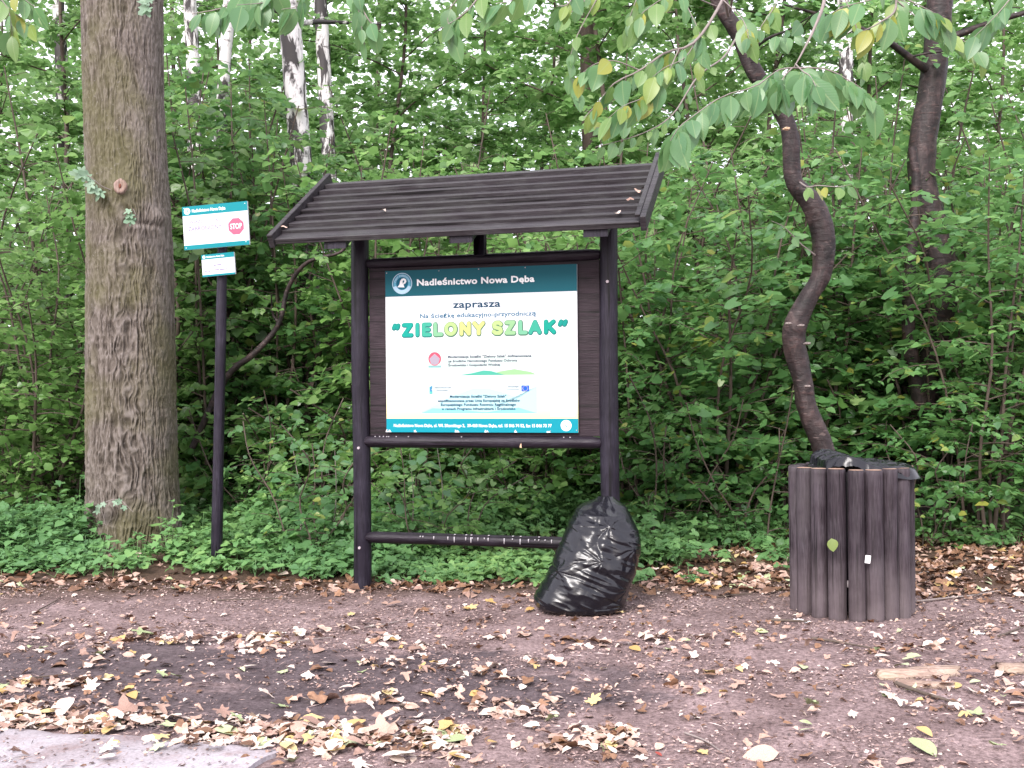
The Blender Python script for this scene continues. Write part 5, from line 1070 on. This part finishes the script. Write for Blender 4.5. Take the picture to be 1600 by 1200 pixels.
spec = [(1495, 1075, 'yellow', .07, 'bright yellow round leaf on the right beside the long bark piece', 6), (1438, 1172, 'green', .13, 'long whitish green leaf lying at the bottom right', 5), (1525, 1120, 'green', .10, 'pale green leaf standing up at the right edge area', 1), (1442, 1148, 'yellow', .08, 'curled ochre leaf above the long whitish leaf', 6),
        (1028, 1180, 'red', .035, 'small red leaf on the dirt at the bottom centre', 5), (925, 1098, 'yellow', .09, 'ochre star shaped leaf on the dirt below the black sack', 0), (768, 1164, 'yellow', .055, 'small yellow green leaf on the dirt bottom centre', 5), (1262, 1106, 'green', .09, 'pale lobed leaf with raised edges below the log bin', 2),
        (190, 1002, 'yellow', .12, 'large golden leaf on the damp soil, left', 1), (222, 1000, 'green', .13, 'large pale green leaf beside the golden leaf, left', 2), (490, 1125, 'yellow', .14, 'large yellow maple leaf beside the concrete edge', 3), (200, 1088, 'yellow', .10, 'ochre leaf on the dark soil above the leaf drift', 2),
        (278, 1062, 'green', .08, 'green leaf on the dark soil, left of the middle', 1), (6, 1078, 'green', .10, 'fresh green leaf at the left picture edge', 3), (410, 1092, 'pale', .10, 'pale leaf isolated on the dark soil near the leaf drift', 1), (946, 1142, 'pale', .07, 'pale round leaf on the dirt, bottom centre', 3), (1195, 1184, 'tan', .13, 'long tan leaf at the very bottom right of centre', 5), (330, 1182, 'pale', .11, 'white pale leaf on the concrete at the bottom', 2), (205, 930, 'tan', .10, 'tan leaf on the left dirt below the notice pole', 3)]
for a in spec: fallen(*a[:4], label=a[4], variant=a[5])
zones = [ # (px range, py range, count, keys, size)
 ((0, 720), (1100, 1165), 118, ['pale', 'pale', 'pale', 'pale', 'tan', 'tan', 'tan', 'tan', 'yellow', 'green'], (.065, .125)), ((20, 780), (1010, 1110), 38, ['pale', 'tan', 'tan', 'tan', 'pale', 'pale', 'yellow', 'green'], (.05, .10)),
 ((0, 800), (945, 1010), 22, ['tan', 'tan', 'pale', 'brown'], (.06, .11)), ((800, 1600), (985, 1200), 50, ['pale', 'pale', 'tan', 'tan', 'tan', 'tan', 'brown', 'tan', 'pale', 'yellow', 'green', 'brown'], (.045, .09)),
 ((1380, 1600), (1020, 1110), 28, ['pale', 'pale', 'tan', 'tan', 'pale', 'tan', 'green'], (.05, .10)), ((520, 1080), (935, 965), 16, ['tan', 'tan', 'brown', 'yellow'], (.07, .11)), ((0, 600), (1165, 1200), 7, ['pale', 'tan'], (.05, .09))]
for (x0_, x1_), (y0_, y1_), cnt, keys, (s0, s1_) in zones:
    for _ in range(cnt):
        a, b = random.uniform(x0_, x1_), random.uniform(y0_, y1_)
        if cnt == 118: b = 1120 + (a / 720) * 50 + random.gauss(0, 17)
        fallen(a, min(b, 1199), random.choice(keys), random.uniform(s0, s1_))
ORD = ['leftmost', 'second from the left', 'third from the left', 'fourth from the left', 'fifth from the left', 'sixth from the left', 'seventh from the left', 'eighth from the left', 'ninth from the left', 'tenth from the left', 'eleventh from the left', 'twelfth from the left', 'thirteenth from the left', 'fourteenth from the left']
fam = {}
for o_, px_, auto in FL:
    if auto: fam.setdefault(o_['label'], []).append((px_, o_))
for lb_, L_ in fam.items():
    if len(L_) > 1:
        L_.sort(key=lambda t_: t_[0])
        for i, (px_, o_) in enumerate(L_):
            od = ORD[i] if i < len(ORD) and i <= len(L_) / 2 else ORD[len(L_) - 1 - i].replace('left', 'right') if len(L_) - 1 - i < len(ORD) else ORD[i]
            o_['label'] = (od + ' ' + lb_.replace('lying on the pale', 'on').replace('drifted along', 'along').replace('curled ', '').replace('cream ', '').replace('dull ', '')).replace('fallen leaf', 'leaf')
# leaves nobody could count, further back and in the drift
def scatter(n_, fx, fy, dens, size, keysw, tpls, tilt=.35, lift=.006):
    X_, Y_ = fx(n_), fy(n_); k_ = RS.rand(n_) < dens(X_, Y_); X_, Y_ = X_[k_], Y_[k_]; n_ = len(X_); O = np.stack([X_, Y_, ground_z(X_, Y_) + lift + RS.rand(n_) * .012], 1); a = RS.uniform(0, 6.28, n_)
    D = np.stack([np.cos(a), np.sin(a), RS.normal(0, tilt * .5, n_)], 1); N = np.stack([RS.normal(0, tilt, n_), RS.normal(0, tilt, n_), np.ones(n_)], 1); mats = [M['dl_' + k] for k in keysw]; mi = RS.choice(len(mats), n_, p=np.array(list(keysw.values())) / sum(keysw.values())); ti = RS.randint(0, len(tpls), n_); mb = MB()
    for i in range(len(mats)):
        for j in range(len(tpls)):
            s = (mi == i) & (ti == j)
            if s.any(): leaves(mb, tpls[j], O[s], D[s], N[s], RS.uniform(size[0], size[1], s.sum()), m=i)
    return mb, mats
tl = [t_lobed(501, 5, .42, .5), t_lobed(502, 5, .4, .6), t_lobed(503, 3, .35, .6), t_fine(504, 5, .36), t_oval(.35, .2)]
U = lambda a, b: (lambda n_: RS.uniform(a, b, n_))
def d_edge(x, y):
    e = 7.50 - .10 * np.clip(x, -4, 0); a = np.exp(-((y - e) / .22) ** 2) * .75 * (x < 1.9); r_ = np.clip((x - .75) / .5, 0, 1) * np.clip((y - 7.0 + .25 * np.clip(x - 1.7, 0, 1)) / .25, 0, 1) * .95
    return np.clip(a + r_ + .10 * (y > 7.4), 0, 1) * np.clip(.3 + 1.6 * fbm(x * 2, y * 2, 3, 3), 0, 1)
mb, ms = scatter(15000, U(-5.5, 6), U(6.5, 11), d_edge, (.05, .10), {'tan': 3, 'brown': 5.5, 'pale': .5, 'yellow': .5, 'green': .3}, tl); tag(mb.obj('leaf_litter', ms), 'brown and tan leaf litter under the plants and behind the bin', 'leaf litter', kind='stuff')
def d_front(x, y): return np.clip(.10 + .55 * (fbm(x * 1.8 + 4, y * 2.6, 4, 3) - .30) * 1.6 + .35 * (x > 1.7) * np.clip((x - 1.4), 0, 1), 0, 1)
def d_patch(x, y): return np.clip(6 * (fbm(x * 2.4 + 2, y * 4.5 + 1, 6, 3) - .50), 0, 1) * np.clip((1.0 - x) / .8, .25, 1)
mb, ms = scatter(7000, U(-3.6, 3.6), U(4.3, 6.3), d_patch, (.04, .09), {'tan': 5, 'pale': 4, 'yellow': .6, 'brown': 1.6, 'green': .3}, tl, .25); tag(mb.obj('leaf_patches', ms), 'loose patches of pale tan leaves across the dirt and dark soil', 'leaf litter', kind='stuff')
mb, ms = scatter(7500, U(-4, 4.4), U(3.7, 7.4), d_front, (.020, .058), {'tan': 6, 'brown': 5, 'pale': 1.6, 'yellow': .2, 'green': .15}, tl, .22); tag(mb.obj('broken_leaves', ms), 'broken small leaf bits strewn over the open dirt', 'leaf litter', kind='stuff')
def d_drift(x, y): e = eline(x); return np.exp(-((y - e - .12) / .14) ** 2) * np.clip(.1 + 3.2 * (fbm(x * 3, y * 6, 3, 3) - .34), .03, 1)
mb, ms = scatter(9000, U(-3.2, .45), U(3.8, 4.9), d_drift, (.03, .08), {'tan': 4, 'pale': 3, 'yellow': .4, 'brown': 2, 'green': .2}, tl, .28, .008); tag(mb.obj('leaf_drift', ms), 'drift of pale small leaves along the concrete edge', 'leaf litter', kind='stuff')
# chips and needles on the dirt
n_ = 130000; x = RS.uniform(-4.2, 4.6, n_); y = 3.6 + 4.2 * RS.rand(n_) ** 1.1; ex_ = np.where(x < e1[0], eline(x), -9)
dk_ = fbm(x * 2.2 + 1, y * 3.5, 2, 3); k_ = RS.rand(n_) < np.clip(.30 + 2.6 * (dk_ - .34), .10, 1) * np.where(y < ex_, .30, 1); ddx = (((x + 1.9) / 1.3) ** 2 + ((y - 5.45) / .34) ** 2 < 1.2) | (((x + .8) / .95) ** 2 + ((y - 4.85) / .22) ** 2 < 1.2); k_ &= ~(ddx & (RS.rand(n_) < .75))
x, y = x[k_], y[k_]; n_ = len(x); a = RS.uniform(0, 6.28, n_); zz = np.where((y < eline(x)) & (x < e1[0]), .024, ground_z(x, y) + .007)
L = np.where(RS.rand(n_) < .12, RS.uniform(.03, .07, n_), RS.uniform(.006, .022, n_)); Wd = np.where(L > .028, RS.uniform(.0012, .0028, n_), L * RS.uniform(.3, .8, n_))
dv = np.stack([np.cos(a), np.sin(a), RS.normal(0, .18, n_)], 1); sv = np.stack([-np.sin(a), np.cos(a), RS.normal(0, .35, n_)], 1); c = np.stack([x, y, zz], 1)
V = np.stack([c - dv * L[:, None] / 2, c + sv * Wd[:, None] / 2 + [0, 0, .002], c + dv * L[:, None] / 2, c - sv * Wd[:, None] / 2], 1); mb = MB(); mb.add(V.reshape(-1, 3), np.arange(n_ * 4).reshape(-1, 4), None, 0, np.repeat(np.clip(RS.beta(1.3, 2.0, n_), 0, 1), 4))
tag(mb.obj('ground_chips', M['chips']), 'fine chips, needles and crumbs scattered on the trodden dirt', 'debris', kind='stuff')
# twigs and sticks
def stick(px0, py0, px1, py1, r_, label, bend=.02, mat='twig', grp='sticks lying on the dirt'):
    a, b = G(px0, py0), G(px1, py1); m_ = (a + b) / 2 + np.array([random.uniform(-bend, bend), random.uniform(-bend, bend), 0]); q = spline([a, m_, b], 12)
    for v in q: v[2] = float(ground_z(v[0], v[1])) + r_ + .006
    mb = MB(); tube(mb, q - a, np.linspace(r_, r_ * .55, 12), 7, rough=.25); tag(mb.obj('stick', M[mat], None, loc=a), label, 'stick', grp)
stick(1400, 1073, 1500, 1106, .010, 'dark bent stick just below the long bark piece', .04, 'stem'); stick(1268, 1002, 1362, 1018, .007, 'dark straight stick on the dirt below the log bin', .02, 'stem'); stick(1205, 973, 1262, 975, .010, 'short dark stick at the left foot of the log bin', .01, 'stem')
stick(1425, 906, 1512, 897, .006, 'pale twig on the litter right of the bin, upper one', .02); stick(1428, 944, 1562, 931, .007, 'pale twig on the litter right of the bin, lower longer one', .03); stick(322, 862, 350, 878, .009, 'pale broken stick in the green plants by the notice pole', .01)
stick(10, 1070, 110, 1058, .006, 'dark stick on the soil at the left edge', .03, 'stem'); stick(340, 940, 450, 936, .005, 'thin dark twig on the dirt under the notice pole', .02, 'stem'); stick(60, 955, 95, 935, .005, 'thin twig near the left edge below the plants', .02, 'stem'); stick(430, 1012, 520, 1000, .005, 'pale twig across the dark soil in the middle left', .02)
stick(1070, 1148, 1130, 1180, .004, 'thin pale twig near the bottom right of centre', .02); stick(1120, 935, 1175, 930, .006, 'stick on the leaf litter left of the log bin', .02, 'stem'); stick(570, 985, 640, 970, .004, 'thin tan twig on the dirt below the shelter left post', .02); stick(1560, 1000, 1600, 985, .007, 'stick by the right edge on the leaf litter', .02, 'stem')
# bark pieces
def barkpiece(px0, px1, py, w, label, mat, h_=.03):
    a, b = G(px0, py), G(px1, py); L_ = np.linalg.norm(b - a); nn_, mm = 24, 9; u = np.linspace(0, 1, nn_)[:, None]; v = np.linspace(-1, 1, mm)[None]; wv = w * (1 - .35 * np.abs(2 * u - 1) ** 3 + .12 * (fbm(u * 8, v * 0 + px0, 1, 3) - .5))
    wv = wv * (.75 + .7 * (fbm(u * 11 + px0, v * 2, 4, 3) - .2)); X_ = u * L_ + .06 * L_ * v * np.sin(u * 9) + .03 * (vn(v * 3 + 5, u * 0 + px0, 1) - .5); Y_ = v * wv + .025 * np.sin(u * 4 + px0); Z_ = h_ * (1 - v * v) + .005 * (fbm(u * 14, v * 3, 3, 3) - .5) + .004; mb = MB(); T_ = np.stack([X_, Y_, Z_], -1); Bt = T_ - [0, 0, .012]
    mb.add(T_.reshape(-1, 3), grid_q(nn_, mm)[:, ::-1]); mb.add(Bt.reshape(-1, 3), grid_q(nn_, mm))
    for e in (T_[:, 0], T_[:, -1]): mb.add(np.stack([e, e - [0, 0, .012]], 1).reshape(-1, 3), grid_q(nn_, 2))
    for e in (T_[0], T_[-1]): mb.add(np.stack([e, e - [0, 0, .012]], 1).reshape(-1, 3), grid_q(mm, 2))
    tag(mb.obj('bark_piece', mat, None, loc=(a[0], a[1], float(ground_z(a[0], a[1])) + .008)), label, 'bark')
BK = wood('pale_bark_piece', (.07, .045, .038), (.24, .165, .13), (.34, .27, .23), .6, .7, 0)
barkpiece(1368, 1502, 1057, .055, 'long flat pinkish bark piece on the dirt below the bin', BK); barkpiece(1402, 1490, 1074, .040, 'shorter pale bark piece just under the long one', BK, .015); barkpiece(540, 582, 1093, .03, 'small tan bark bit in the dark soil hollow', M['dl_tan'], .018); barkpiece(1555, 1610, 1050, .05, 'tan bark piece at the right picture edge', BK)
print('done')
